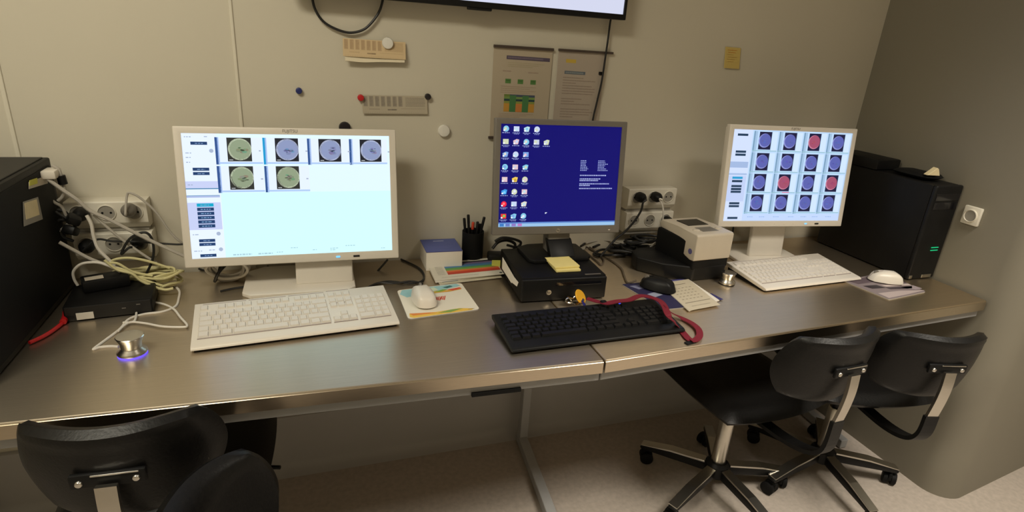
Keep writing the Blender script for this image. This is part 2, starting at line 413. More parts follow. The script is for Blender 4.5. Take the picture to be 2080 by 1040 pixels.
def draw_grid(p):
    p.rect(0, 0, 1, 1, S(186, 214, 245), 0); p.rect(0, 0, 0.158, 1, S(206, 220, 250), 1); p.rect(0.158, 0.925, 1, 1, S(192, 212, 248), 1)
    p.rect(0, 0.345, 0.15, 0.41, S(160, 182, 220), 2); p.rect(0, 0.47, 0.15, 0.49, S(165, 188, 225), 2); p.rect(0, 0.50, 0.15, 0.78, S(190, 205, 240), 2)
    for y, c in ((0.045, 0), (0.225, 0), (0.258, 0), (0.508, 1), (0.545, 0), (0.60, 0), (0.632, 0), (0.662, 0), (0.79, 0), (0.822, 0), (0.955, 0)):
        p.rect(0.036, y, 0.12, y + 0.024, S(40, 155, 205) if c else S(38, 62, 88), 3)
    for r in range(4):
        for c in range(4):
            x = 0.168 + c * 0.208; y = 0.012 + r * 0.228
            p.rect(x, y, x + 0.012, y + 0.222, S(120, 155, 185), 2); p.rect(x + 0.012, y, x + 0.030, y + 0.222, S(160, 190, 220), 2)
            p.rect(x + 0.145, y, x + 0.150, y + 0.205, S(165, 195, 225), 2); p.rect(x + 0.15, y + 0.004, x + 0.196, y + 0.205, S(205, 226, 252), 2)
            p.rect(x, y + 0.205, x + 0.20, y + 0.215, S(150, 190, 205), 3); p.rect(x + 0.045, y + 0.006, x + 0.146, y + 0.196, S(26, 26, 60), 3)
            red = (r, c) in ((0, 2), (2, 1), (2, 3)); q = random.Random(r * 9 + c)
            lt, md = (S(196, 122, 148), S(160, 78, 106)) if red else (S(140, 146, 210), S(90, 97, 172))
            p.disc(x + 0.092, y + 0.100, 0.050, lt, 4, 24); p.disc(x + 0.096, y + 0.096, 0.0455, md, 5, 24)
            for k in range(6):
                a = q.uniform(0, 6.28); d = q.uniform(0, 0.026); p.disc(x + 0.095 + d * math.cos(a), y + 0.10 + d * math.sin(a), q.uniform(0.004, 0.010), tuple(m * q.uniform(0.75, 1.15) for m in md[:3]) + (1,), 6 + k % 2, 8, 1.3, 0.7)
            if (r, c) == (2, 1): p.rect(x + 0.09, y + 0.203, x + 0.15, y + 0.212, S(215, 110, 150), 4)
    for x in (0.2, 0.3, 0.42, 0.55, 0.66, 0.76, 0.88): words(p, x, 0.95, 0.05, 0.008, S(150, 180, 225), int(x * 99), 2)
def draw_desktop(p):
    p.rect(0, 0, 1, 1, S(8, 6, 104), 0); p.rect(0, 0.955, 1, 1, S(150, 190, 226), 1); p.rect(0, 0.955, 1, 0.968, S(90, 130, 200), 2)
    for k, x in enumerate((0.012, 0.06, 0.11, 0.16)): p.rect(x, 0.968, x + 0.035, 0.995, S(60 + 40 * k, 120, 190), 3)
    pal = [S(185, 220, 232), S(196, 208, 238), S(218, 212, 200), S(130, 195, 228), S(205, 212, 180), S(222, 190, 200), S(220, 228, 242), S(120, 160, 222), S(196, 204, 225)]
    q = random.Random(4)
    rows = [4, 5, 3, 3, 3, 3, 3, 3]
    for r, n in enumerate(rows):
        for c in range(n):
            x = 0.042 + c * 0.082; y = 0.045 + r * 0.121; a = q.choice(pal); b = q.choice(pal)
            if (r, c) == (6, 0): a = S(235, 30, 60); b = S(255, 120, 120)
            if (r, c) == (5, 0): a = S(60, 150, 225); b = S(120, 200, 240)
            if (r, c) == (7, 0): a = S(225, 60, 50); b = S(120, 200, 90)
            if (r, c) == (4, 1): a = S(235, 200, 90); b = S(200, 160, 60)
            if (r + c) % 3 == 0: p.disc(x, y, 0.023, a, 1, 12)
            elif (r + c) % 3 == 1: p.rect(x - 0.022, y - 0.024, x + 0.022, y + 0.024, a, 1)
            else: p.poly([(x - 0.024, y - 0.01), (x - 0.018, y + 0.026), (x + 0.016, y + 0.024), (x + 0.024, y - 0.02), (x + 0.004, y - 0.026)], a, 1)
            p.disc(x + q.uniform(-0.006, 0.006), y + q.uniform(-0.006, 0.006), 0.011, b, 2, 8); p.rect(x - 0.022, y + 0.008, x - 0.008, y + 0.022, S(235, 240, 250), 3)
            words(p, x - 0.03, y + 0.034, 0.058, 0.007, S(150, 160, 210), r * 7 + c, 2)
            if q.random() > 0.4: words(p, x - 0.02, y + 0.045, 0.04, 0.006, S(130, 140, 200), r * 17 + c, 2)
    for x in (0.665, 0.815):
        for k in range(7): words(p, x, 0.335 + k * 0.016, (0.075 if x < 0.7 else 0.09) * q.uniform(0.55, 1), 0.008, S(150, 160, 215), int(x * 90) + k, 2)
    for y, d in ((0.48, 0.23), (0.515, 0.18), (0.532, 0.16), (0.565, 0.26), (0.582, 0.09), (0.612, 0.29)): words(p, 0.665, y, d, 0.011, S(165, 175, 225), int(y * 400), 2)
    p.poly([(0.385, 0.858), (0.385, 0.874), (0.396, 0.868), (0.403, 0.858)], S(220, 225, 245), 3)

def white_monitor(label, c, yaw, tilt, w, h, draw, base_c, col_x, k):
    t = thing('computer_monitor', label, 'monitor', (base_c[0], base_c[1], H))
    n, fr = panel(t, c, yaw, tilt, w, h, 0.018 * k, 0.017 * k, 0.023 * k, 'white_plastic', 'white_plastic', draw)
    lettering('brand_lettering', 'FUJITSU', 0.011 * k, 'silver_grey', fr, Matrix.Translation((0, -0.0002, h / 2 - 0.0085 * k)) @ Matrix.Rotation(R(90), 4, 'X'))
    o = obj('power_light', bx((0, 0, 0), (0.011 * k, 0.002, 0.005 * k), 0.0009), 'led_cyan', fr, (w * 0.195, -0.0004, -h / 2 + 0.0115 * k))
    obj('power_button', bx((0, 0, 0), (0.017 * k, 0.003, 0.005 * k), 0.001), 'black_plastic', fr, (w * 0.285, -0.0006, -h / 2 + 0.0115 * k))
    for j in range(4): obj('menu_button', bx((0, 0, 0), (0.006 * k, 0.0012, 0.002 * k)), 'white_plastic', fr, (w * (-0.13 + 0.075 * j), -0.0003, -h / 2 + 0.0115 * k))
    # stand: rounded foot plate and a wide column leaning back into a hinge
    b = obj('stand_base', prism(new(), [(-0.145 * k, -0.095 * k), (-0.125 * k, -0.115 * k), (0.125 * k, -0.115 * k), (0.145 * k, -0.095 * k), (0.145 * k, 0.05 * k), (0.10 * k, 0.085 * k), (-0.10 * k, 0.085 * k), (-0.145 * k, 0.05 * k)], 0.0, 0.012, 0.003, 3), 'white_plastic', t, smooth=True)
    b.rotation_euler = (0, 0, yaw)
    cz = c[2] - H
    cx = col_x - base_c[0]
    cy = c[1] - base_c[1] + 0.085
    fy = -0.066 * k
    co = obj('stand_column', prism(new(), [(fy + 0.018, 0.010), (fy, 0.010), (cy - 0.034, cz), (cy - 0.014, cz)], -0.076 * k, 0.076 * k, 0.005, 3, axis='x'), 'white_plastic', t, (cx, 0, 0), smooth=True)
    co.rotation_euler = (0, 0, yaw)
    obj('stand_hinge', bx((0, 0, 0), (0.12 * k, 0.05, 0.09), 0.008), 'silver_grey', t, (cx, cy - 0.022, cz - 0.02), (-tilt, 0, yaw), smooth=True)
    return t
white_monitor('large white monitor showing six round cell images beside the black tower', (-0.0341, -0.1592, 1.0023), -0.0187, 0.1884, 0.5421, 0.3562, draw_viewer, (-0.03, -0.120), 0.035, 1.0)
white_monitor('white monitor showing a grid of violet and red round images', (1.5416, -0.230, 1.0523), -0.1084, 0.1256, 0.4894, 0.3378, draw_grid, (1.545, -0.150), 1.548, 0.89)

# grey square monitor on the small desktop computer
PCZ = H + 0.0735
t = thing('computer_monitor', 'grey framed square monitor with a navy blue desktop of icons', 'monitor', (0.70, -0.23, PCZ))
n, fr = panel(t, (0.6971, -0.2352, 1.0615), -0.0656, 0.1214, 0.3987, 0.3306, 0.0165, 0.0155, 0.024, 'silver_grey', 'black_plastic', draw_desktop)
lg = obj('maker_badge', lathe(new(), [(0.0062, 0), (0.0062, 0.0006), (0, 0.0006)], 20), 'brushed_chrome', fr); lg.location = (0.0, -0.0001, -0.3306 / 2 + 0.0115); lg.rotation_euler = (R(90), 0, 0)
lettering('badge_lettering', 'hp', 0.009, 'black_plastic', fr, Matrix.Translation((0, -0.0009, -0.3306 / 2 + 0.0118)) @ Matrix.Rotation(R(90), 4, 'X'))
obj('power_light', bx((0, 0, 0), (0.006, 0.0012, 0.002)), 'paper', fr, (0.165, -0.0002, -0.3306 / 2 + 0.010))
obj('stand_base', prism(new(), [(-0.10, -0.05), (-0.085, -0.065), (0.085, -0.065), (0.10, -0.05), (0.10, 0.055), (0.06, 0.075), (-0.06, 0.075), (-0.10, 0.055)], 0.0, 0.012, 0.003, 2), 'black_plastic', t, (0.0, 0.0, 0.0005), smooth=True)
obj('stand_neck', prism(new(), [(-0.018, 0.012), (0.030, 0.012), (0.062, 0.24), (0.030, 0.24)], -0.036, 0.036, 0.005, 2, axis='x'), 'silver_grey', t, (0.01, 0.0, 0.0), smooth=True)
obj('neck_cover', prism(new(), [(-0.052, 0.012), (-0.02, 0.012), (0.012, 0.055), (-0.010, 0.055)], -0.040, 0.040, 0.004, 2, axis='x'), 'black_plastic', t, (0.01, 0.0, 0.0), smooth=True)

# ------------------------------------------------------------------ keyboards
def key_mesh(w, d, h, m):
    bm = new(); r = []
    for z, k in ((0, 0.0), (h, 0.0022)):
        r.append([bm.verts.new((x * (w / 2 - k), y * (d / 2 - k), z)) for x, y in ((-1, -1), (1, -1), (1, 1), (-1, 1))])
    for i in range(4): bm.faces.new((r[0][i], r[0][(i + 1) % 4], r[1][(i + 1) % 4], r[1][i]))
    bm.faces.new(r[1]); me = bpy.data.meshes.new('key'); bm.to_mesh(me); bm.free(); me.materials.append(MATS[m]); return me
ROWS = [[(0, 1), (2, 1), (3, 1), (4, 1), (5, 1), (6.5, 1), (7.5, 1), (8.5, 1), (9.5, 1), (11, 1), (12, 1), (13, 1), (14, 1), (15.25, 1), (16.25, 1), (17.25, 1)],
        [(i, 1) for i in range(13)] + [(13, 2), (15.25, 1), (16.25, 1), (17.25, 1), (18.5, 1), (19.5, 1), (20.5, 1), (21.5, 1)],
        [(0, 1.5)] + [(1.5 + i, 1) for i in range(12)] + [(13.5, 1.5), (15.25, 1), (16.25, 1), (17.25, 1), (18.5, 1), (19.5, 1), (20.5, 1), (21.5, 1)],
        [(0, 1.75)] + [(1.75 + i, 1) for i in range(12)] + [(13.75, 1.25), (18.5, 1), (19.5, 1), (20.5, 1), (21.5, 1)],
        [(0, 1.25)] + [(1.25 + i, 1) for i in range(11)] + [(12.25, 2.75), (16.25, 1), (18.5, 1), (19.5, 1), (20.5, 1), (21.5, 1)],
        [(0, 1.25), (1.25, 1.25), (2.5, 1.25), (3.75, 6.25), (10, 1.25), (11.25, 1.25), (12.5, 1.25), (13.75, 1.25), (15.25, 1), (16.25, 1), (17.25, 1), (18.5, 2), (20.5, 1), (21.5, 1)]]
def keyboard(label, loc, rz, w, d, slope, palm, m_body, m_key, white, lift=0.0):
    t = thing('keyboard', label, 'keyboard', loc, rz)
    zf, zb = 0.013, 0.013 + slope
    tilt = math.atan2(zb - zf, d)
    prof = [(-d / 2, zf - 0.006), (-d / 2 + 0.003, zf - 0.001), (-d / 2 + 0.008, zf + 0.001), (d / 2 - 0.006, zb + 0.001), (d / 2, zb - 0.004), (d / 2 - 0.004, zb - 0.012), (-d / 2 + 0.01, zf - 0.0095)]
    obj('body', prism(new(), prof, -w / 2, w / 2, 0.0015, 2, axis='x'), m_body, t, smooth=True)
    obj('underside', prism(new(), [(-d / 2 + 0.010, 0.0), (-d / 2 + 0.006, zf - 0.0055), (d / 2 - 0.010, zb - 0.0125), (d / 2 - 0.014, 0.0)], -w / 2 + 0.006, w / 2 - 0.006, axis='x'), 'black_matte', t)
    u = (w - 0.024) / 22.5; fr = (d - palm - 0.028) / 6.35
    cache = {}
    def place(o, x, y, up): o.location = (x, y, zf + (zb - zf) * (y + d / 2) / d + up); o.rotation_euler = (tilt, 0, 0)
    if white:   # slim red-brown grooves around the key blocks
        for x0, x1, y in ((0.3, 5.3, -0.34), (5.6, 10.1, -0.34), (10.4, 14.9, -0.34), (15.25, 18.2, -0.5), (15.25, 18.2, 2.4), (0, 14.9, 6.5), (15.25, 18.2, 6.5), (18.5, 22.4, 6.5)):
            gx0, gx1 = -w / 2 + 0.012 + x0 * u, -w / 2 + 0.012 + x1 * u; yy = d / 2 - 0.020 - y * fr
            g = obj('groove', bx((0, 0, 0), (gx1 - gx0, 0.0020, 0.0010)), 'groove_grey', t); place(g, (gx0 + gx1) / 2, yy, 0.0013)
    for r, row in enumerate(ROWS):
        y = d / 2 - 0.020 - (r + (0.35 if r else 0.0) + 0.5) * fr
        for x, kw in row:
            key = round(kw, 2)
            if key not in cache: cache[key] = key_mesh(kw * u - 0.0016, fr - 0.0018, 0.0042 if white else 0.0058, m_key)
            o = bpy.data.objects.new('key', cache[key]); C.objects.link(o); o.parent = t
            place(o, -w / 2 + 0.012 + (x + kw / 2) * u, y, 0.0008)
    return t, zf, zb
keyboard('full white keyboard lying in front of the large white monitor', (-0.0375, -0.381, H), 0.080, 0.457, 0.200, 0.016, 0.030, 'white_plastic', 'key_white', True)
keyboard('white keyboard lying in front of the white monitor with the violet grid', (1.523, -0.361, H), 0.047, 0.415, 0.192, 0.018, 0.028, 'white_plastic', 'key_white', True)
kb, zf, zb = keyboard('black keyboard partly under the red lanyard at the front of the desk', (0.664, -0.568, H), 0.015, 0.475, 0.165, 0.014, 0.030, 'black_plastic', 'key_black', False)
obj('status_light', bx((0, 0, 0), (0.006, 0.003, 0.001)), 'led_blue', kb, (0.125, 0.066, zb + 0.0012))

# ------------------------------------------------------------------ computers
# black tower at the left end, side panel towards the room
t = thing('computer_tower', 'large black tower with taped cables at the left end of the steel desk', 'computer', (-0.70, -0.31, H))
TX, TY, TZ = 0.112, 0.26, 0.338
obj('case', bx((0, 0, TZ / 2), (0.22, 0.515, TZ), 0.004), 'black_case', t, smooth=True)
obj('side_panel', bx((0.1105, 0.02, TZ / 2), (0.003, 0.44, TZ - 0.03), 0.001), 'black_matte', t)
obj('top_panel', bx((0, 0, TZ + 0.001), (0.20, 0.49, 0.004), 0.0015), 'case_side', t)
def on_x(px): return [tuple(p) for p in px]
def sticker(parent, name, corners, m, root):
    bm = new(); o = [Vector(c) - root.location for c in corners]
    n = (o[1] - o[0]).cross(o[3] - o[0]).normalized()
    a = [bm.verts.new(v) for v in o]; b = [bm.verts.new(v + n * 0.0012) for v in o]
    bm.faces.new(a[::-1]); bm.faces.new(b)
    for i in range(4): bm.faces.new((a[i], a[(i + 1) % 4], b[(i + 1) % 4], b[i]))
    return obj(name, bm, m, root)
sticker(t, 'label_sticker', [(-0.587, -0.275, 0.98), (-0.587, -0.177, 0.966), (-0.587, -0.176, 1.019), (-0.587, -0.253, 1.029)], 'socket_grey', t)
sticker(t, 'label_print', [(-0.586, -0.26, 0.991), (-0.586, -0.191, 0.981), (-0.586, -0.188, 1.017), (-0.586, -0.25, 1.025)], 'pyramid_beige', t)
sticker(t, 'tape_strip', [(-0.587, -0.211, 1.047), (-0.587, -0.107, 1.034), (-0.587, -0.106, 1.052), (-0.587, -0.204, 1.061)], 'beige_plastic', t)
sticker(t, 'tape_mark', [(-0.586, -0.207, 1.053), (-0.586, -0.165, 1.048), (-0.586, -0.161, 1.06), (-0.586, -0.201, 1.064)], 'sticky_green', t)
# small black desktop computer under the grey monitor
t = thing('desktop_computer', 'small flat black computer lying under the grey square monitor', 'computer', (0.542, -0.391, H), -0.060)
obj('case', bx((0.125, 0.122, 0.0385), (0.250, 0.236, 0.069), 0.003), 'black_case', t, smooth=True)
obj('front_panel', bx((0.125, 0.002, 0.0370), (0.252, 0.010, 0.066), 0.004, 3), 'black_plastic', t, smooth=True)
for x in (0.02, 0.23): 
    for y in (0.03, 0.21): obj('rubber_foot', lathe(new(), [(0.008, 0), (0.008, 0.005), (0, 0.005)], 12), 'black_matte', t, (x, y, -0.0002))
obj('drive_slot', bx((0.165, -0.0025, 0.054), (0.14, 0.002, 0.011), 0.0008), 'dark_gloss', t)
b = obj('maker_badge', lathe(new(), [(0.0075, 0), (0.0075, 0.0008), (0, 0.0008)], 20), 'brushed_chrome', t, (0.078, -0.003, 0.030)); b.rotation_euler = (R(90), 0, 0)
lettering('badge_lettering', 'hp', 0.011, 'black_plastic', b, Matrix.Translation((0, 0.0004, 0.0009)))
obj('silver_label', bx((0.212, 0.012, 0.0733), (0.048, 0.006, 0.001), 0.0003), 'brushed_chrome', t)
_r = t; bpy.context.view_layer.update()
for c4 in ([(0.544, -0.209, 0.779), (0.544, -0.207, 0.814), (0.544, -0.325, 0.794), (0.544, -0.299, 0.769)], [(0.542, -0.3, 0.774), (0.542, -0.312, 0.798), (0.542, -0.359, 0.797), (0.542, -0.35, 0.781)]):
    q = sticker(_r, 'paper_label', c4, 'paper', _r); q.matrix_parent_inverse = _r.matrix_world.inverted() @ Matrix.Translation(_r.location)
# two black towers at the right end
t = thing('computer_tower', 'black tower with a green light standing against the right wall', 'computer', (1.979, -0.268, H))
obj('case', bx((0, 0.004, 0.166), (0.122, 0.385, 0.326), 0.004), 'black_case', t, smooth=True)
obj('front_panel', bx((0, -0.195, 0.166), (0.124, 0.016, 0.328), 0.006, 3), 'black_plastic', t, smooth=True)
for z in (0.292, 0.262): obj('drive_bay', bx((0, -0.2035, z), (0.108, 0.002, 0.024), 0.0008), 'dark_gloss', t)
for z in (0.116, 0.106): obj('green_light', bx((0.018, -0.2045, z), (0.034, 0.0025, 0.0032), 0.0008), 'led_green', t)
for x, wd in ((-0.052, 0.012), (0.022, 0.044)): obj('foot_trim', bx((x, -0.2040, 0.012), (wd, 0.003, 0.012), 0.001), 'brushed_chrome', t)
for x in (-0.045, 0.045):
    for y in (-0.16, 0.16): obj('rubber_foot', lathe(new(), [(0.009, 0), (0.009, 0.005), (0, 0.005)], 10), 'black_matte', t, (x, y, -0.001))
t = thing('black_box', 'low black box on the back of the tower against the right wall', 'box', (1.965, -0.150, H + 0.331), 0.03)
obj('case', bx((0, 0, 0.018), (0.115, 0.185, 0.036), 0.004), 'black_case', t, smooth=True)
obj('front_panel', bx((0, -0.0925, 0.018), (0.113, 0.003, 0.032), 0.001), 'black_plastic', t)
# soft black pouch and beige wedge on the tower
t = tag(obj('pouch', cushion(new(), lambda x, d, z: (x, z, d + 0.011), 0.100, 0.150, 0.022, 10, 0.6, 3.0), 'black_matte', loc=(1.985, -0.345, H + 0.3305), smooth=True), 'flat black pouch on top of the tower against the right wall', 'pouch')
t = tag(obj('paper_wedge', prism(new(), [(-0.022, 0.0), (0.022, 0.0), (0.012, 0.022), (0.006, 0.026)], -0.010, 0.010, 0.001, 1, axis='y'), 'pyramid_beige', loc=(1.962, -0.408, H + 0.3512), rot=(0, 0, R(-15))), 'small pale wedge lying on the black pouch', 'wedge')

# ------------------------------------------------------------------ label printer
t = thing('label_printer', 'beige and black label printer between the two right monitors', 'printer', (1.130, -0.350, H), 0.060)
foot = [(0.006, 0.008), (0.126, 0.004), (0.134, 0.016), (0.142, 0.16), (0.13, 0.19), (-0.06, 0.205), (-0.105, 0.185), (-0.122, 0.13), (-0.07, 0.055)]
obj('body', prism(new(), foot, 0.0, 0.050, 0.006, 3, scale_top=1.03), 'black_plastic', t, smooth=True)
obj('media_bay', prism(new(), [(-0.004, 0.005), (0.136, 0.004), (0.14, 0.185), (-0.020, 0.185)], 0.040, 0.128, 0.006, 3), 'black_matte', t, smooth=True)
cov = obj('cover', prism(new(), [(0.0, 0.072), (0.0, 0.153), (0.006, 0.158), (0.10, 0.157), (0.182, 0.154), (0.190, 0.147), (0.190, 0.132), (0.135, 0.096), (0.02, 0.070)], -0.008, 0.136, 0.004, 3, axis='x'), 'beige_plastic', t, smooth=True)
obj('window', bx((0.068, 0.122, 0.1560), (0.082, 0.062, 0.004), 0.001), 'dark_gloss', cov)
obj('control_panel', bx((0.066, 0.048, 0.1570), (0.064, 0.044, 0.003), 0.001), 'silver_grey', cov, rot=(R(-0.6), 0, 0))
for x, y in ((0.022, 0.046), (0.114, 0.050)):
    q = obj('feed_button', lathe(new(), [(0.013, 0), (0.013, 0.002), (0.009, 0.004), (0, 0.0045)], 20), 'beige_plastic', cov, (x, y, 0.1565)); q.scale = (1, 0.8, 1)
lb = obj('round_logo', lathe(new(), [(0.009, 0), (0.009, 0.0008), (0, 0.0008)], 20), 'logo_blue', cov, (-0.0082, 0.022, 0.098)); lb.rotation_euler = (0, R(-90), 0)

# ------------------------------------------------------------------ sockets on the walls
def socket_bank(label, x0, x1, z0, z1, n, depth=0.05):
    t = thing('socket_bank', label, 'socket', ((x0 + x1) / 2, 0, z0))
    w, h = x1 - x0, z1 - z0
    obj('housing', prism(new(), [(-0.0005, -0.012), (-depth + 0.012, -0.012), (-depth, 0.004), (-depth, h - 0.003), (-depth + 0.003, h), (-0.0005, h)], -w / 2, w / 2, 0.0015, 2, axis='x'), 'socket_cream', t, smooth=True)
    obj('cable_duct', bx((0, -0.017, -0.016), (w - 0.01, 0.033, 0.014), 0.001), 'socket_grey', t)
    for k in range(n):
        x = -w / 2 + w * (k + 0.5) / n; m = Matrix.Translation((x, -depth, h * 0.52)) @ Matrix.Rotation(R(90), 4, 'X')
        s = obj('socket', lathe(new(), [(0.0215, -0.0005), (0.0215, 0.0022), (0.0195, 0.003), (0.0185, 0.0004), (0, 0.0004)], 24, m), 'socket_cream', t, smooth=True)
        obj('recess', lathe(new(), [(0.0183, 0.0005), (0.0183, 0.0009), (0, 0.0009)], 24, m), 'socket_grey', s)
        for sx in (-0.0095, 0.0095): obj('pin_hole', lathe(new(), [(0.0028, 0.0008), (0.0028, 0.0015), (0, 0.0015)], 8, m @ Matrix.Translation((sx, 0, 0))), 'black_matte', s)
    return t
socket_bank('upper cream socket bank on the wall beside the large black tower', -0.585, -0.402, 0.908, 0.970, 3)
socket_bank('lower cream socket bank on the wall above the yellow cable coil', -0.580, -0.399, 0.822, 0.884, 3)
socket_bank('upper cream socket bank on the wall right of the grey square monitor', 1.044, 1.236, 0.912, 0.974, 3)
socket_bank('lower cream socket bank on the wall behind the label printer', 1.046, 1.238, 0.828, 0.890, 3)
t = thing('wall_socket', 'single white socket on the right wall beside the tower', 'socket', (XR, -0.522, 0.955))
obj('plate', bx((-0.006, 0, 0.035), (0.012, 0.054, 0.060), 0.003), 'socket_cream', t, smooth=True)
mx = Matrix.Translation((-0.012, 0, 0.035)) @ Matrix.Rotation(R(-90), 4, 'Y')
q = obj('socket', lathe(new(), [(0.021, -0.0005), (0.021, 0.004), (0.019, 0.005), (0.018, 0.001), (0, 0.001)], 24, mx), 'socket_cream', t, smooth=True)
obj('recess', lathe(new(), [(0.0175, 0.001), (0.0175, 0.0015), (0, 0.0015)], 24, mx), 'socket_grey', q)
t = thing('wall_socket', 'white socket low on the wall behind the right white monitor stand', 'socket', (1.50, 0, 0.80))
obj('plate', bx((0, -0.006, 0.035), (0.08, 0.012, 0.07), 0.003), 'socket_cream', t, smooth=True)
obj('socket', lathe(new(), [(0.021, -0.0005), (0.021, 0.004), (0.019, 0.005), (0.018, 0.001), (0, 0.001)], 24, Matrix.Translation((0, -0.012, 0.035)) @ Matrix.Rotation(R(90), 4, 'X')), 'socket_cream', t, smooth=True)

def cord(label, plug_at, pts, r, m_plug, m_cable, direction=(0, -1, 0), group=None, length=0.036):
    t = thing('power_cable', label, 'cable', plug_at, group=group)
    mt = Vector(direction).to_track_quat('Z', 'Y').to_matrix().to_4x4()
    obj('plug', lathe(new(), [(0.0165, 0), (0.0172, 0.004), (0.0172, 0.020), (0.0135, length * 0.8), (0.007, length), (0, length)], 18, mt), m_plug, t, smooth=True)
    p0 = Vector(direction) * (length - 0.002)
    obj('lead', tube(new(), [p0, p0 + Vector(direction) * 0.012] + [Vector(p) - Vector(plug_at) for p in pts], r, 8, 8), m_cable, t, smooth=True)
    return t
YS = -0.0535
cord('black plug with lead in the upper socket bank beside the large tower', (-0.545, -0.054, 0.943), [(-0.552, -0.1, 0.932), (-0.572, -0.1, 0.948), (-0.586, -0.1, 0.961)], 0.0035, 'black_plastic', 'black_cable')
cord('grey plug with looped pale lead in the upper left socket bank', (-0.439, -0.054, 0.95), [(-0.433, -0.085, 0.993), (-0.425, -0.085, 1.001), (-0.404, -0.085, 0.987), (-0.373, -0.085, 0.947), (-0.349, -0.085, 0.895), (-0.326, -0.085, 0.863)] + [(-0.30, -0.07, 0.84)], 0.003, 'silver_grey', 'grey_cable')
cord('black plug in the lower socket bank with a lead looping over the yellow coil', (-0.43, -0.054, 0.861), [(-0.439, -0.12, 0.866), (-0.458, -0.12, 0.85), (-0.435, -0.12, 0.889), (-0.403, -0.12, 0.906), (-0.387, -0.12, 0.895), (-0.384, -0.12, 0.861), (-0.392, -0.12, 0.827), (-0.41, -0.12, 0.792)], 0.0032, 'black_plastic', 'black_cable')
cord('black plug in the left end of the lower socket bank beside the tower', (-0.546, -0.054, 0.856), [(-0.512, -0.098, 0.884), (-0.477, -0.098, 0.878), (-0.423, -0.098, 0.874), (-0.367, -0.098, 0.866), (-0.319, -0.098, 0.862)] + [(-0.30, -0.08, 0.87)], 0.0028, 'black_plastic', 'black_cable')
cord('black plug with curved lead at the left of the upper right socket bank', (1.082, -0.054, 0.949), [(1.072, -0.1, 0.94), (1.069, -0.1, 0.912), (1.048, -0.1, 0.874), (1.016, -0.1, 0.837), (0.985, -0.1, 0.813)] + [(0.93, -0.11, 0.757)], 0.0038, 'black_plastic', 'black_cable')
cord('black plug with pale lead in the middle of the upper right socket bank', (1.145, -0.054, 0.949), [(1.139, -0.095, 0.949), (1.156, -0.095, 0.922), (1.164, -0.095, 0.886)] + [(1.175, -0.08, 0.80), (1.11, -0.09, 0.757)], 0.003, 'black_plastic', 'white_cable')
cord('black plug in the low socket behind the right white monitor', (1.50, -0.0165, 0.835), [(1.495, -0.075, 0.79), (1.48, -0.085, 0.757), (1.44, -0.10, 0.7525)], 0.0032, 'black_plastic', 'black_cable', group=None)

cord('black plug at the right end of the lower socket bank behind the printer', (1.207, -0.0535, 0.858), [(1.215, -0.10, 0.82), (1.225, -0.085, 0.785), (1.235, -0.06, 0.757)], 0.0034, 'black_plastic', 'black_cable')
# ------------------------------------------------------------------ cables at the left end
t = thing('monitor_cable', 'thick grey cable from the large tower across the sockets', 'cable', (-0.591, -0.1, 1.047))
o0 = Vector(t.location)
obj('lead', tube(new(), [Vector(p) - o0 for p in [(-0.582, -0.125, 1.053), (-0.566, -0.125, 1.036), (-0.55, -0.125, 1.019), (-0.527, -0.125, 0.996), (-0.505, -0.125, 0.968), (-0.469, -0.125, 0.944), (-0.421, -0.125, 0.909), (-0.362, -0.125, 0.868), (-0.316, -0.125, 0.838)]], 0.0045, 8), 'grey_cable', t, smooth=True)
obj('connector', box(new(), (0, 0, 0), (0.030, 0.045, 0.020), 0.004), 'white_plastic', t, Vector((-0.574, -0.11, 1.059)) - o0, smooth=True)
t = thing('monitor_cable', 'grey cable with a black ferrite bead hanging by the tower', 'cable', (-0.57, -0.1, 1.076))
o0 = Vector(t.location)
obj('lead', tube(new(), [Vector(p) - o0 for p in [(-0.57, -0.105, 1.077), (-0.559, -0.105, 1.067), (-0.557, -0.105, 1.05), (-0.556, -0.105, 1.033), (-0.556, -0.105, 1.016), (-0.564, -0.105, 0.999), (-0.574, -0.105, 0.99)]], 0.0038, 8), 'grey_cable', t, smooth=True)
obj('ferrite', tube(new(), [Vector(p) - o0 for p in [(-0.558, -0.105, 1.052), (-0.557, -0.105, 1.043), (-0.556, -0.105, 1.031)]], 0.0095, 12, 4), 'black_plastic', t, smooth=True)
cable('cable', [(-0.596, -0.09, 0.993), (-0.586, -0.09, 0.981), (-0.574, -0.09, 0.97), (-0.569, -0.09, 0.947), (-0.566, -0.09, 0.929), (-0.59, -0.09, 0.907)], 0.0035, 'grey_cable', 'short grey cable curling behind the large tower')
cable('cable', [(-0.504, -0.112, 0.954), (-0.482, -0.112, 0.923), (-0.449, -0.112, 0.882), (-0.413, -0.112, 0.844), (-0.385, -0.112, 0.818)], 0.0034, 'grey_cable', 'thin grey cable slanting down over the lower left sockets')
cable('cable', [(-0.57, -0.16, 0.902), (-0.544, -0.16, 0.88), (-0.513, -0.16, 0.855), (-0.477, -0.16, 0.835), (-0.449, -0.16, 0.822)], 0.0042, 'grey_cable', 'pale thick cable from behind the tower to the yellow coil')
cable('cable', [(-0.546, -0.175, 0.793), (-0.551, -0.175, 0.812), (-0.548, -0.175, 0.832), (-0.529, -0.175, 0.849), (-0.498, -0.175, 0.851), (-0.473, -0.175, 0.84), (-0.452, -0.175, 0.823)], 0.0032, 'white_cable', 'white cable bent in an arch over the black network box')
cable('cable', [(-0.513, -0.13, 0.958), (-0.507, -0.13, 0.935), (-0.507, -0.13, 0.904), (-0.502, -0.13, 0.87), (-0.484, -0.13, 0.839), (-0.475, -0.13, 0.823)], 0.0042, 'white_cable', 'white cable dropping between the left sockets to the coil')
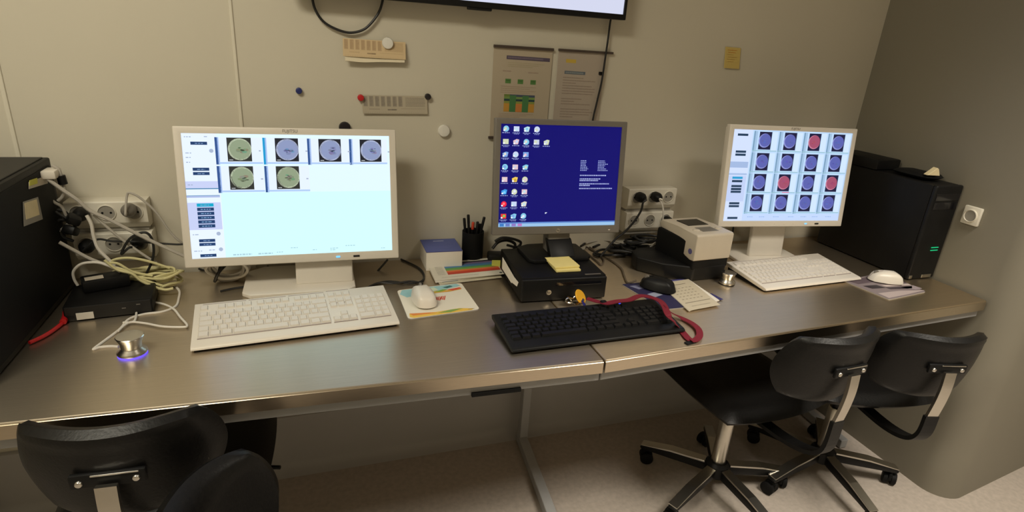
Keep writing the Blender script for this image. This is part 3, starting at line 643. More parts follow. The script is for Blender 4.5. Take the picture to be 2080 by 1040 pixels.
for k, (dx, dy, ln) in enumerate(((0, 0, 'black lead curled round the back edge of the tower'), (6, 14, 'black lead curled lowest behind the tower'))):
    cable('cable', [(-0.601, -0.08, 0.956), (-0.586, -0.08, 0.96), (-0.571, -0.08, 0.952), (-0.57, -0.08, 0.937), (-0.587, -0.08, 0.932), (-0.6, -0.08, 0.94), (-0.606, -0.08, 0.928)] if k == 0 else [(-0.594, -0.09, 0.933), (-0.579, -0.09, 0.937), (-0.56, -0.09, 0.929), (-0.555, -0.09, 0.911), (-0.573, -0.09, 0.901), (-0.59, -0.09, 0.912), (-0.583, -0.09, 0.891), (-0.564, -0.09, 0.88)], 0.0036, 'black_cable', ln)
for k, (px, lab) in enumerate((((-0.551, -0.1, 0.94), 'black connector dangling beside the tower, upper one'), ((-0.562, -0.1, 0.912), 'black connector dangling beside the tower, lower one'))):
    tag(obj('connector', box(new(), (0, 0, 0), (0.030, 0.030, 0.022), 0.006), 'black_plastic', loc=px, rot=(0.3, 0.5, 0.4 + k), smooth=True), lab, 'connector')
# yellowish coil of network cable
cc = Vector((-0.405, -0.114, 0.775))
t = thing('network_cable', 'coil of pale yellow network cable beside the large white monitor', 'cable', cc)
q = random.Random(3)
for k in range(9):
    a0 = q.uniform(0, 6.28); rx = 0.066 * q.uniform(0.8, 1.1); ry = 0.040 * q.uniform(0.7, 1.1); ox, oy, oz = q.uniform(-0.012, 0.012), q.uniform(-0.010, 0.010), q.uniform(-0.016, 0.022)
    tl = q.uniform(-0.25, 0.25)
    obj('cable_loop', tube(new(), [(ox + rx * math.cos(a0 + j * 0.698), oy + ry * math.sin(a0 + j * 0.698), oz + 0.006 * math.sin(j * 1.9 + k) + tl * ry * math.sin(a0 + j * 0.698)) for j in range(9)], 0.0034, 7, 5, closed=True), 'yellow_cable', t, smooth=True)
for k in range(4):
    obj('cable_strand', tube(new(), [Vector(p) - cc for p in ([(-0.479, -0.15, 0.839), (-0.46, -0.15, 0.835), (-0.431, -0.15, 0.811), (-0.389, -0.15, 0.797)], [(-0.471, -0.17, 0.832), (-0.446, -0.17, 0.826), (-0.412, -0.17, 0.799), (-0.366, -0.17, 0.776)], [(-0.493, -0.13, 0.824), (-0.473, -0.13, 0.839), (-0.44, -0.13, 0.842), (-0.4, -0.13, 0.831), (-0.352, -0.13, 0.808)], [(-0.479, -0.18, 0.858), (-0.456, -0.18, 0.831), (-0.426, -0.18, 0.818), (-0.406, -0.18, 0.795), (-0.365, -0.18, 0.77), (-0.34, -0.18, 0.771)])[k]], 0.0034, 7), 'yellow_cable', t, smooth=True)
# black network box and adapter
t = thing('network_box', 'flat black network box on the desk beside the large tower', 'network box', (-0.465, -0.213, H), 0.10)
obj('case', bx((0, 0, 0.0205), (0.178, 0.135, 0.037), 0.004), 'black_case', t, smooth=True)
obj('front_panel', bx((0, -0.0675, 0.0205), (0.172, 0.003, 0.033), 0.001), 'case_side', t)
obj('port_label', bx((-0.048, -0.0695, 0.013), (0.034, 0.002, 0.017), 0.0005), 'paper', t)
for x in (0.03, 0.06): obj('status_mark', bx((x, -0.0695, 0.022 if x < 0.05 else 0.028), (0.008, 0.001, 0.002)), 'silver_grey', t)
for x in (-0.07, 0.07):
    for y in (-0.05, 0.05): obj('rubber_foot', lathe(new(), [(0.007, 0), (0.007, 0.003), (0, 0.003)], 10), 'black_matte', t, (x, y, -0.0005))
t = thing('power_adapter', 'black power adapter lying on the flat black network box', 'adapter', (-0.485, -0.180, H + 0.039), 0.35)
obj('case', bx((0, 0, 0.0155), (0.098, 0.050, 0.030), 0.005), 'black_plastic', t, smooth=True)
obj('rating_label', bx((-0.022, -0.006, 0.0309), (0.038, 0.022, 0.0008), 0.0002), 'beige_plastic', t)
t = thing('red_cable', 'short red cable with black connectors in front of the large tower', 'cable', (-0.554, -0.268, 0.752))
o0 = Vector(t.location)
obj('lead', tube(new(), [Vector(p) - o0 for p in [(-0.555, -0.254, 0.754), (-0.547, -0.291, 0.754), (-0.553, -0.33, 0.754), (-0.564, -0.362, 0.754), (-0.581, -0.388, 0.754)]], 0.0042, 8), 'red_cable', t, smooth=True)
obj('boot', tube(new(), [Vector(p) - o0 for p in [(-0.555, -0.249, 0.757), (-0.548, -0.277, 0.757), (-0.545, -0.303, 0.757)]], 0.007, 10, 4), 'red_cable', t, smooth=True)
obj('connector', box(new(), (0, 0, 0), (0.042, 0.020, 0.018), 0.004), 'black_plastic', t, Vector((-0.525, -0.278, 0.758)) - o0, (0, 0, 0.2), smooth=True)
# white lead of the silver knob
cable('knob_cable', [(-0.355, -0.105, 0.75), (-0.334, -0.149, 0.75), (-0.327, -0.2, 0.75), (-0.327, -0.247, 0.75), (-0.351, -0.273, 0.75), (-0.389, -0.279, 0.75), (-0.416, -0.301, 0.75), (-0.423, -0.35, 0.75), (-0.439, -0.398, 0.75), (-0.452, -0.437, 0.75), (-0.441, -0.431, 0.75), (-0.421, -0.431, 0.75), (-0.406, -0.436, 0.75)], 0.0030, 'white_cable', 'white lead running from the left silver knob to the yellow coil')
cable('cable', [(-0.422, -0.325, 0.754), (-0.4, -0.322, 0.754), (-0.407, -0.262, 0.754), (-0.411, -0.222, 0.754), (-0.393, -0.217, 0.754), (-0.357, -0.235, 0.754), (-0.327, -0.27, 0.754), (-0.304, -0.321, 0.754), (-0.283, -0.366, 0.754), (-0.29, -0.375, 0.754), (-0.334, -0.363, 0.754), (-0.377, -0.337, 0.754), (-0.409, -0.328, 0.754), (-0.422, -0.367, 0.754)], 0.0026, 'white_cable', 'thin white lead looped on the desk behind the left silver knob')
def knob(label, at, ring, s=1.0):
    t = thing('control_knob', label, 'knob', at)
    obj('base', lathe(new(), [(0.0285 * s, 0.004), (0.029 * s, 0.006), (0.028 * s, 0.010), (0.0205 * s, 0.016), (0.020 * s, 0.018)], 32), 'brushed_chrome', t, smooth=True)
    obj('dial', lathe(new(), [(0.020 * s, 0.017), (0.0215 * s, 0.030 * s), (0.0265 * s, 0.040 * s), (0.0268 * s, 0.0425 * s), (0.0255 * s, 0.044 * s), (0, 0.0445 * s)], 32), 'chrome', t, smooth=True)
    obj('light_ring', lathe(new(), [(0.0265 * s, 0.0), (0.0282 * s, 0.0), (0.0282 * s, 0.0042), (0.0265 * s, 0.0042)], 32), 'led_ring' if ring else 'dark_gloss', t)
    return t
knob('silver control knob with a blue light ring beside the white keyboard', (-0.372, -0.470, H), True)
knob('unlit silver control knob beside the label printer', (1.243, -0.378, H), False, 0.88)

# ------------------------------------------------------------------ clutter under the large monitor and in the middle
cc = Vector((-0.216, -0.109, 0.762))
t = thing('cable_coil', 'grey bundle of coiled cable under the large white monitor', 'cable', cc)
q = random.Random(8)
for k in range(6):
    a0 = q.uniform(0, 6); rx = 0.046 * q.uniform(0.8, 1.1); rz = 0.040 * q.uniform(0.8, 1.1)
    obj('cable_loop', tube(new(), [(rx * math.cos(a0 + j * 0.785) + q.uniform(-.006, .006), (k - 3) * 0.006 - 0.02 * math.sin(a0 + j * 0.785), 0.030 + rz * math.sin(a0 + j * 0.785)) for j in range(8)], 0.0042, 7, 5, closed=True), 'grey_cable' if k % 3 else 'white_cable', t, smooth=True)
obj('tie_strap', tube(new(), [(-0.03, 0.02, 0.0), (-0.034, -0.02, 0.0), (-0.02, -0.03, 0.03), (0.0, 0.0, 0.045), (-0.02, 0.02, 0.03)], 0.004, 6, 5, closed=True), 'black_cable', t, smooth=True)
cable('cable', [(-0.232, -0.179, 0.753), (-0.207, -0.168, 0.753), (-0.171, -0.158, 0.753), (-0.134, -0.147, 0.753), (-0.113, -0.113, 0.753), (-0.109, -0.077, 0.753), (-0.122, -0.017, 0.753)], 0.0032, 'black_cable', 'black cable curving out from the coil under the large monitor')
cable('cable', [(-0.306, -0.003, 0.752), (-0.292, -0.017, 0.752), (-0.273, -0.024, 0.752), (-0.265, -0.01, 0.752)], 0.003, 'black_cable', 'black cable end showing under the left corner of the large monitor')
cable('cable', [(0.043, -0.09, 0.779), (0.078, -0.09, 0.75), (0.114, -0.09, 0.727), (0.145, -0.09, 0.718), (0.172, -0.09, 0.729), (0.196, -0.09, 0.755), (0.219, -0.09, 0.782)], 0.0032, 'black_cable', 'black cable hanging in a loop from the large monitor stand')
cable('cable', [(0.141, -0.231, 0.752), (0.168, -0.201, 0.752), (0.209, -0.187, 0.752), (0.262, -0.211, 0.752), (0.3, -0.203, 0.752), (0.317, -0.154, 0.752), (0.309, -0.092, 0.752), (0.27, -0.019, 0.752)], 0.0030, 'black_cable', 'black cable sweeping round the blank desk right of the large monitor')
cable('cable', [(0.144, -0.229, 0.756), (0.179, -0.201, 0.756), (0.219, -0.212, 0.756), (0.271, -0.206, 0.756), (0.298, -0.233, 0.757)], 0.0028, 'black_cable', 'short black cable crossing another behind the left mouse mat')
# behind and right of the small computer
for k, (p, r, m, lab) in enumerate((
    ([(0.559, -0.06, 0.788), (0.578, -0.06, 0.809), (0.608, -0.06, 0.814), (0.636, -0.06, 0.799), (0.627, -0.06, 0.775), (0.59, -0.06, 0.77)], 0.005, 'black_cable', 'black cable looped behind the left corner of the small computer'),
    ([(0.561, -0.075, 0.818), (0.585, -0.075, 0.829), (0.619, -0.075, 0.824), (0.65, -0.075, 0.81), (0.638, -0.075, 0.794), (0.603, -0.075, 0.803)], 0.0045, 'black_cable', 'black cable loop tucked under the left corner of the grey monitor'),
    ([(0.897, -0.023, 0.765), (0.962, 0.031, 0.765), (1.024, 0.055, 0.765), (1.065, 0.016, 0.765), (1.11, -0.012, 0.765), (1.185, -0.001, 0.765)], 0.0040, 'black_cable', 'black cable lying along the wall left of the printer'),
    ([(0.948, -0.019, 0.757), (1.014, 0.014, 0.757), (1.058, -0.025, 0.757), (1.12, -0.049, 0.757), (1.201, -0.035, 0.757)], 0.0042, 'black_cable', 'black cable lying nearest the printer in the cable heap'),
    ([(0.974, 0.011, 0.775), (1.054, 0.055, 0.775), (1.096, 0.027, 0.775), (1.13, -0.011, 0.775), (1.203, 0.024, 0.775), (1.269, 0.062, 0.775)], 0.0036, 'black_cable', 'black cable on top of the heap behind the printer'),
    ([(0.919, -0.015, 0.772), (0.979, 0.003, 0.772), (1.028, -0.009, 0.772), (1.054, -0.055, 0.772)], 0.0024, 'grey_cable', 'thin grey cable across the black cable heap'),
    ([(0.907, -0.029, 0.752), (0.905, -0.088, 0.752), (0.904, -0.143, 0.752), (0.904, -0.17, 0.752), (0.933, -0.13, 0.752), (0.94, -0.064, 0.752), (0.942, -0.004, 0.752)], 0.0026, 'brown_cable', 'brown cable loop beside the small computer'),
)):
    cable('cable', p, r, m, lab)
q = random.Random(12)
for k, w in enumerate(('lowest', 'thickest', 'tangled', 'topmost', 'coiled')):
    cx, cy, cz = 0.985 + 0.035 * k, -0.085 - 0.012 * (k % 3), H + 0.010 + 0.012 * k; a0 = q.uniform(0, 6)
    cable('cable', [(cx + 0.060 * q.uniform(0.7, 1.2) * math.cos(a0 + 0.9 * j), cy + 0.035 * q.uniform(0.7, 1.2) * math.sin(a0 + 0.9 * j), cz + q.uniform(-0.004, 0.012)) for j in range(9)], 0.0055 if k == 1 else 0.0042, 'black_cable', w + ' black cable loop in the heap by the wall left of the printer', n=6)
tag(obj('power_adapter', box(new(), (0, 0, 0.015), (0.11, 0.05, 0.03), 0.006), 'black_plastic', loc=(1.06, -0.075, H), rot=(0, 0, 0.15), smooth=True), 'black power adapter in the cable heap behind the printer', 'adapter')
tag(obj('power_adapter', box(new(), (0, 0, 0.015), (0.07, 0.045, 0.03), 0.006), 'black_plastic', loc=(0.575, -0.075, H), rot=(0, 0, -0.2), smooth=True), 'black power adapter between the pen cup and the small computer', 'adapter')
cable('cable', [(1.684, -0.07, 0.817), (1.717, -0.07, 0.783), (1.736, -0.07, 0.75), (1.732, -0.07, 0.721)] + [(1.66, -0.055, 0.753)], 0.0055, 'white_cable', 'white cable hanging beside the right white monitor stand')

# ------------------------------------------------------------------ pen cup, box, papers
t = thing('pen_cup', 'black pen cup against the wall left of the grey monitor', 'pen cup', (0.496, -0.0445, H))
obj('cup', lathe(new(), [(0.0, 0.0), (0.033, 0.0), (0.034, 0.002), (0.035, 0.098), (0.0335, 0.0985), (0.032, 0.097), (0.031, 0.006), (0, 0.006)], 28), 'black_matte', t, smooth=True)
pens = [((-0.016, 0.004), (-0.030, 0.006, 0.140), 'black_plastic', 'black pen leaning furthest left in the pen cup'), ((-0.010, -0.008), (-0.016, 0.010, 0.150), 'black_plastic', 'tallest black pen in the pen cup'), ((-0.004, 0.010), (-0.002, -0.002, 0.128), 'pen_red', 'red tipped pen in the pen cup'),
        ((0.008, -0.006), (0.014, 0.002, 0.128), 'black_plastic', 'short black pen in the middle of the pen cup'), ((0.012, 0.008), (0.036, 0.004, 0.142), 'black_plastic', 'black pen leaning furthest right in the pen cup'), ((0.004, 0.012), (0.026, 0.010, 0.118), 'black_plastic', 'shortest black pen at the right of the pen cup')]
for (a, b), tip, m, lab in pens:
    p = thing('pen', lab, 'pen', (0.496 + a, -0.0445 + b, H + 0.0075), group='pens in the black cup')
    d = Vector(tip) - Vector((a, b, 0.0075)); L = d.length; mq = d.to_track_quat('Z', 'Y').to_matrix().to_4x4()
    obj('barrel', lathe(new(), [(0.0008, 0), (0.0038, 0.012), (0.0042, 0.016), (0.0042, L * 0.86)], 10, mq), 'black_plastic', p, smooth=True)
    obj('cap', lathe(new(), [(0.0046, L * 0.80), (0.0046, L * 0.985), (0.0036, L), (0, L)], 10, mq), m, p, smooth=True)
t = thing('note_box', 'blue and white paper box against the wall beside the pen cup', 'box', (0.388, -0.062, H), -0.02)
obj('paper_block', bx((0, 0, 0.030), (0.112, 0.115, 0.060), 0.001), 'paper', t)
p = Print((-0.056, 0.0575, 0.0612), (0.112, 0, 0), (0, -0.115, 0)); BLU = S(88, 98, 158)
p.rect(0, 0, 1, 1, BLU, 0); words(p, 0.34, 0.14, 0.3, 0.05, S(190, 195, 220), 5, 1); words(p, 0.1, 0.6, 0.7, 0.02, S(110, 118, 175), 6, 1); words(p, 0.1, 0.7, 0.6, 0.02, S(110, 118, 175), 7, 1)
lid = obj('lid', bx((0, 0, 0.0604), (0.113, 0.116, 0.001)), 'logo_blue', t); p.build('lid_print', 'print', lid)
def sheet_between(c4, z): return [Vector((q[0], q[1], z)) for q in c4]
def leaflet(label, c4, z, draw=None, name='leaflet', m='paper', thick=0.0016, cat='leaflet'):
    o = Vector((sum(q[0] for q in c4) / 4, sum(q[1] for q in c4) / 4, z)); t = thing(name, label, cat, o)
    tl, tr, br, bl = [Vector((q[0], q[1], z)) - o for q in c4]
    s = obj('sheet', prism(new(), [(v.x, v.y) for v in (tl, tr, br, bl)], 0.0, thick, 0.0), m, t)
    if draw:
        up = Vector((0, 0, thick)); p = Print(tl + up, tr - tl, bl - tl); draw(p); p.build('sheet_print', 'print', s)
    return t
def draw_rainbow(p):
    p.rect(0, 0, 1, 1, S(205, 200, 185), 0); p.rect(0.05, 0.10, 0.94, 0.17, S(40, 40, 44), 1)
    cols = [S(110, 95, 130), S(80, 110, 150), S(70, 120, 160), S(84, 140, 80), S(110, 150, 70), S(205, 110, 60), S(190, 66, 40), S(176, 58, 40)]
    for k, c in enumerate(cols): p.rect(0.20, 0.17 + 0.072 * k, 0.94, 0.17 + 0.072 * (k + 1), c, 1)
    for k in range(8): words(p, 0.07, 0.20 + 0.07 * k, 0.10, 0.025, S(150, 145, 135), k, 1)
    p.disc(0.91, 0.90, 0.022, S(60, 70, 66), 1, 14); words(p, 0.1, 0.86, 0.5, 0.02, S(165, 160, 150), 3, 1)
c4 = [(0.341, -0.083), (0.570, -0.066), (0.549, -0.196), (0.338, -0.222)]
leaflet('plain leaflet sticking out lowest under the rainbow striped leaflet', [(0.350, -0.12), (0.546, -0.10), (0.534, -0.208), (0.348, -0.236)], H + 0.0020, lambda p: (p.rect(0, 0, 1, 1, S(185, 178, 155), 0), p.rect(0.05, 0.80, 0.3, 0.88, S(60, 90, 110), 1)))
leaflet('rainbow striped leaflet on top of the pile before the blue box', c4, H + 0.0045, draw_rainbow, thick=0.006)
leaflet('yellow green sticky note beside the small computer', [(0.560, -0.060), (0.578, -0.062), (0.575, -0.155), (0.535, -0.135)], H + 0.0115, None, 'sticky_note', 'sticky_green', 0.0012, 'note')
t = thing('sticky_notes', 'pad of yellow sticky notes on the small computer', 'notes', (0.690, -0.322, PCZ + 0.0005), -0.05)
obj('lower_pad', bx((0.002, -0.008, 0.003), (0.074, 0.074, 0.006), 0.0006), 'sticky_yellow', t)
obj('upper_pad', bx((0.0, 0.006, 0.0095), (0.078, 0.078, 0.0055), 0.0008), 'sticky_yellow', t, rot=(0, 0, 0.06))

# ------------------------------------------------------------------ mouse mats, mice
def rounded_poly(c4, r=0.012, n=5):
    P = [Vector((q[0], q[1])) for q in c4]; out = []
    for i in range(4):
        a, b, c = P[i - 1], P[i], P[(i + 1) % 4]; d1 = (a - b).normalized(); d2 = (c - b).normalized(); p1, p2 = b + d1 * r, b + d2 * r
        for k in range(n + 1):
            t = k / n; out.append(p1 * (1 - t) ** 2 + b * 2 * t * (1 - t) + p2 * t * t)
    return [(v.x, v.y) for v in out]
def mat_pad(label, c4, draw, r=0.012, th=0.003, z=H):
    o = Vector((sum(q[0] for q in c4) / 4, sum(q[1] for q in c4) / 4, z + 0.0003)); t = thing('mouse_mat', label, 'mouse mat', o)
    P = [(q[0] - o.x, q[1] - o.y) for q in c4]
    s = obj('pad', prism(new(), rounded_poly(P, r), 0.0, th), 'pad_foam', t)
    tl, tr, br, bl = [Vector((q[0], q[1], th)) for q in P]; p = Print(tl, tr - tl, bl - tl)
    inv = []
    U, V = tr - tl, bl - tl; det = U.x * V.y - U.y * V.x
    for x, y in rounded_poly(P, r):
        d = Vector((x, y, 0)) - Vector((tl.x, tl.y, 0)); inv.append(((d.x * V.y - d.y * V.x) / det, (U.x * d.y - U.y * d.x) / det))
    draw(p, inv); p.build('pad_print', 'print', s)
    return t
def draw_mat_white(p, ol):
    p.poly(ol, S(222, 216, 200), 0)
    top = [q for q in ol]
    p.poly([(0.07, 0.02), (0.92, 0.02), (0.96, 0.10), (0.90, 0.13), (0.5, 0.22), (0.10, 0.30), (0.02, 0.16)], S(150, 195, 200), 1)
    p.poly([(0.3, 0.10), (0.55, 0.05), (0.6, 0.16), (0.42, 0.22)], S(200, 215, 190), 2)
    p.poly([(0.40, 0.24), (0.56, 0.19), (0.72, 0.22), (0.93, 0.18), (0.95, 0.24), (0.74, 0.28), (0.55, 0.27), (0.42, 0.32)], S(215, 165, 70), 2)
    p.poly([(0.50, 0.24), (0.66, 0.17), (0.74, 0.19), (0.62, 0.25)], S(130, 165, 70), 3)
    p.poly([(0.72, 0.20), (0.93, 0.17), (0.95, 0.21), (0.80, 0.26)], S(205, 80, 60), 3)
    p.poly([(0.68, 0.10), (0.80, 0.06), (0.84, 0.10), (0.74, 0.15)], S(60, 110, 110), 3)
    for k in range(9):
        x = 0.42 + 0.022 * k; p.poly([(x, 0.50 + 0.016 * (k % 3)), (x + 0.05, 0.40 + 0.01 * (k % 2)), (x + 0.058, 0.415), (x + 0.012, 0.525 + 0.016 * (k % 3))], S(205, 90, 70), 2)
    p.poly([(0.04, 0.84), (0.40, 0.90), (0.75, 0.88), (0.95, 0.95), (0.9, 0.99), (0.08, 0.99), (0.03, 0.95)], S(225, 185, 80), 1)
    p.poly([(0.04, 0.84), (0.30, 0.89), (0.42, 0.93), (0.08, 0.92)], S(215, 130, 60), 2)
    p.poly([(0.42, 0.94), (0.62, 0.89), (0.80, 0.90), (0.60, 0.97)], S(130, 160, 80), 2)
    words(p, 0.86, 0.95, 0.09, 0.012, S(120, 120, 110), 3, 3)
mat_pad('white mouse mat with coloured swirls under the left white mouse', [(0.222, -0.252), (0.412, -0.232), (0.418, -0.412), (0.224, -0.432)], draw_mat_white)
def draw_mat_blue(p, ol):
    p.poly(ol, S(38, 36, 72), 0); p.poly([(0.05, 0.1), (0.3, 0.08), (0.32, 0.2), (0.1, 0.25)], S(120, 122, 150), 1); p.poly([(0.12, 0.12), (0.26, 0.11), (0.2, 0.19)], S(50, 48, 96), 2)
    p.poly([(0.1, 0.45), (0.24, 0.40), (0.28, 0.52), (0.14, 0.58)], S(150, 155, 175), 1); words(p, 0.5, 0.05, 0.42, 0.05, S(150, 150, 190), 5, 1)
    p.poly([(0.45, 0.03), (0.95, 0.03), (0.95, 0.06), (0.45, 0.06)], S(90, 84, 150), 1); p.poly([(0.3, 0.7), (0.9, 0.65), (0.9, 0.9), (0.35, 0.95)], S(52, 48, 104), 1)
mat_pad('dark blue mouse mat under the black mouse', [(0.893, -0.328), (1.142, -0.322), (1.060, -0.512), (0.925, -0.512)], draw_mat_blue, 0.006)
def draw_form(p):
    p.rect(0, 0, 1, 1, S(196, 186, 164), 0); p.rect(0.05, 0.13, 0.75, 0.145, S(120, 112, 98), 1); p.rect(0.12, 0.76, 0.92, 0.775, S(120, 112, 98), 1)
    for k in range(5):
        for j in range(6): words(p, 0.14 + 0.12 * j, 0.26 + 0.095 * k, 0.06, 0.02, S(158, 148, 130), k * 7 + j, 1)
    words(p, 0.2, 0.88, 0.6, 0.015, S(165, 155, 138), 4, 1)
leaflet('white printed card lying over the dark blue mouse mat', [(1.010, -0.352), (1.128, -0.336), (1.125, -0.495), (0.988, -0.540)], H + 0.0042, draw_form, 'printed_card', 'paper', 0.0022, 'card')
def draw_mat_photo(p, ol):
    p.poly(ol, S(128, 116, 118), 0); p.poly([(0.04, 0.05), (0.50, 0.06), (0.96, 0.40), (0.96, 0.6), (0.5, 0.3), (0.1, 0.25)], S(92, 78, 84), 1)
    p.poly([(0.10, 0.35), (0.36, 0.42), (0.4, 0.6), (0.14, 0.52)], S(46, 38, 44), 2); p.poly([(0.05, 0.72), (0.5, 0.80), (0.95, 0.98), (0.5, 0.98), (0.04, 0.96)], S(172, 158, 156), 2)
    p.poly([(0.42, 0.46), (0.95, 0.62), (0.94, 0.70), (0.46, 0.56)], S(190, 176, 172), 2); p.poly([(0.4, 0.58), (0.9, 0.74), (0.8, 0.82), (0.42, 0.68)], S(52, 44, 52), 3); p.poly([(0.65, 0.70), (0.95, 0.72), (0.97, 0.9), (0.8, 0.9)], S(150, 138, 142), 3)
mat_pad('grey photo mouse mat under the right white mouse', [(1.668, -0.436), (1.880, -0.404), (1.880, -0.566), (1.690, -0.590)], draw_mat_photo, 0.006)
def mouse(label, at, rz, m, s=1.0):
    t = thing('computer_mouse', label, 'mouse', at, rz)
    def warp(x, d, z):
        y = z; hump = 0.030 + 0.006 * math.cos((y + 0.012) / 0.055 * 1.4)
        zz = d / 0.5 * hump if d > 0 else d * 0.009
        return (x * s * (1 - 0.12 * (y > 0) * y / 0.055), y * s, (zz + 0.005) * s)
    obj('shell', cushion(new(), warp, 0.064, 0.114, 1.0, 14, 0.75, 2.6), m, t, smooth=True)
    obj('button_gap', tube(new(), [(0, 0.053 * s, 0.016 * s), (0, 0.046 * s, 0.027 * s), (0, 0.034 * s, 0.0345 * s), (0, 0.016 * s, 0.0405 * s)], 0.0007, 6, 5), 'groove_grey' if m == 'white_plastic' else 'dark_gloss', t)
    w = obj('scroll_wheel', lathe(new(), [(0.0, -0.003), (0.007 * s, -0.003), (0.008 * s, 0), (0.007 * s, 0.003), (0, 0.003)], 16), 'silver_grey', t, (0, 0.036 * s, 0.0315 * s)); w.rotation_euler = (0, R(90), 0)
    return t
mouse('white computer mouse on the mat with coloured swirls', (0.281, -0.335, H + 0.0034), 0.06, 'white_plastic')
mouse('white computer mouse on the grey photo mat', (1.812, -0.472, H + 0.0034), R(62), 'white_plastic', 0.96)
mouse('black computer mouse on the dark blue mat', (0.982, -0.385, H + 0.0045), R(42), 'black_plastic', 0.98)
cable('mouse_cable', [(0.938, -0.336, H + 0.016)] + [(0.917, -0.322, 0.752), (0.934, -0.27, 0.752), (0.956, -0.211, 0.752), (0.958, -0.149, 0.752), (0.947, -0.086, 0.752), (0.935, -0.02, 0.752), (0.924, 0.023, 0.752)], 0.0028, 'brown_cable', 'brown lead running from the black mouse to behind the small computer')
# ------------------------------------------------------------------ lanyard and keys
lp = [(0.706, -0.463, 0.782), (0.728, -0.49, 0.782)] + [(0.738, -0.516, 0.789), (0.771, -0.51, 0.789), (0.811, -0.508, 0.789), (0.855, -0.49, 0.789), (0.881, -0.505, 0.789), (0.893, -0.53, 0.789), (0.887, -0.563, 0.789), (0.867, -0.613, 0.789)] + [(0.882, -0.627, 0.772)] + [(0.899, -0.636, 0.752), (0.892, -0.672, 0.752), (0.892, -0.687, 0.752)]
tl = thing('lanyard', 'dark red lanyard looped over the black keyboard', 'lanyard', lp[4]); o0 = Vector(lp[4])
obj('strap', ribbon(new(), [Vector(p) - o0 for p in lp], 0.018, 0.0016), 'lanyard_red', tl)
lp2 = [(0.89, -0.691, 0.754), (0.906, -0.689, 0.754), (0.93, -0.67, 0.754), (0.948, -0.638, 0.754), (0.95, -0.605, 0.754), (0.94, -0.573, 0.754)] + [(0.907, -0.571, 0.772)] + [(0.885, -0.567, 0.791)]
obj('strap_loop', ribbon(new(), [Vector(p) - o0 for p in lp2], 0.017, 0.0016), 'lanyard_red', tl)
obj('strap_end', bx((0, 0, 0), (0.030, 0.014, 0.003), 0.001), 'black_plastic', tl, Vector((0.886, -0.693, 0.75)) - o0, (0, 0, 0.2))
obj('strap_clip', box(new(), (0, 0, 0.001), (0.016, 0.014, 0.006), 0.002), 'black_plastic', tl, Vector((0.736, -0.503, 0.786)) - o0)
kp = Vector((0.686, -0.441, 0.757))
t = thing('key_bunch', 'bunch of keys with a yellow round tag before the small computer', 'keys', (kp.x, kp.y, H))
d = obj('yellow_tag', lathe(new(), [(0, -0.0018), (0.0205, -0.0018), (0.022, 0), (0.0205, 0.0018), (0, 0.0018)], 28), 'tag_yellow', t, Vector((0.698, -0.44, 0.777)) - Vector((kp.x, kp.y, H))); d.rotation_euler = (R(48), R(22), R(20))
obj('split_ring', tube(new(), [(0.016 * math.cos(a) + 0.006, 0.004, 0.019 + 0.014 * math.sin(a)) for a in [k * 0.785 for k in range(8)]], 0.0011, 6, 4, closed=True), 'chrome', t, smooth=True)
for k, (x, y, rz, ty) in enumerate(((-0.006, -0.004, 2.4, 0.2), (0.004, -0.012, 3.9, -0.15), (0.012, -0.006, 4.6, 0.1), (-0.012, 0.004, 1.5, 0.3))):
    bm = new(); lathe(bm, [(0, 0), (0.009, 0), (0.009, 0.002), (0, 0.002)], 14); box(bm, (0.018, 0, 0.001), (0.024, 0.005, 0.002)); box(bm, (0.024, 0.003, 0.001), (0.004, 0.003, 0.002)); box(bm, (0.018, 0.003, 0.001), (0.003, 0.0025, 0.002))
    obj('key', bm, 'brass' if k % 2 else 'chrome', t, (x, y, 0.014 + 0.0035 * k), (0.2, ty, rz))
lk = obj('clip', tube(new(), [(-0.014, 0.002, 0.020), (-0.022, 0.004, 0.026), (-0.030, 0.003, 0.022), (-0.026, 0.002, 0.014), (-0.016, 0.001, 0.014)], 0.0022, 7, 5, closed=True), 'chrome', t, smooth=True)

# ------------------------------------------------------------------ things on the wall
t = thing('television', 'black wall television at the top of the wall', 'television', (0.462, -0.034, 1.505))
TW, TH = 0.954, 0.555
fr = obj('bezel', frame_ring(new(), TW, TH, 0.009, 0.009, 0.0155, 0.03, 0.002), 'black_plastic', t, (0, -0.03, TH / 2), smooth=True)
obj('back_cover', bx((0, 0.004, TH / 2), (TW - 0.01, 0.028, TH - 0.01), 0.004), 'black_plastic', t)
gl = obj('screen', bx((0, -0.021, TH / 2 + 0.003), (TW - 0.017, 0.006, TH - 0.0235)), 'dark_gloss', t)
p = Print((-TW / 2 + 0.009, -0.0242, TH - 0.009), (TW - 0.018, 0, 0), (0, 0, -(TH - 0.0245)))
p.rect(0, 0, 1, 1, S(206, 210, 232), 0); p.rect(0, 0, 1, 0.06, S(150, 165, 205), 1); p.rect(0.02, 0.1, 0.16, 0.9, S(190, 196, 224), 1); p.build('screen_image', 'screen', gl)
obj('sensor_bump', bx((0.02, -0.020, -0.0025), (0.07, 0.016, 0.009), 0.003), 'black_plastic', t)
obj('wall_bracket', bx((0, 0.024, TH / 2), (0.5, 0.012, 0.3), 0.002), 'black_plastic', t)
cable('cable', [(0.04, -0.012, 1.5), (0.046, -0.012, 1.47), (0.064, -0.012, 1.442), (0.094, -0.012, 1.425), (0.132, -0.012, 1.417), (0.169, -0.012, 1.427), (0.196, -0.012, 1.452), (0.214, -0.012, 1.48), (0.223, -0.012, 1.51)], 0.0034, 'black_cable', 'black cable hanging in a loop on the wall below the television')
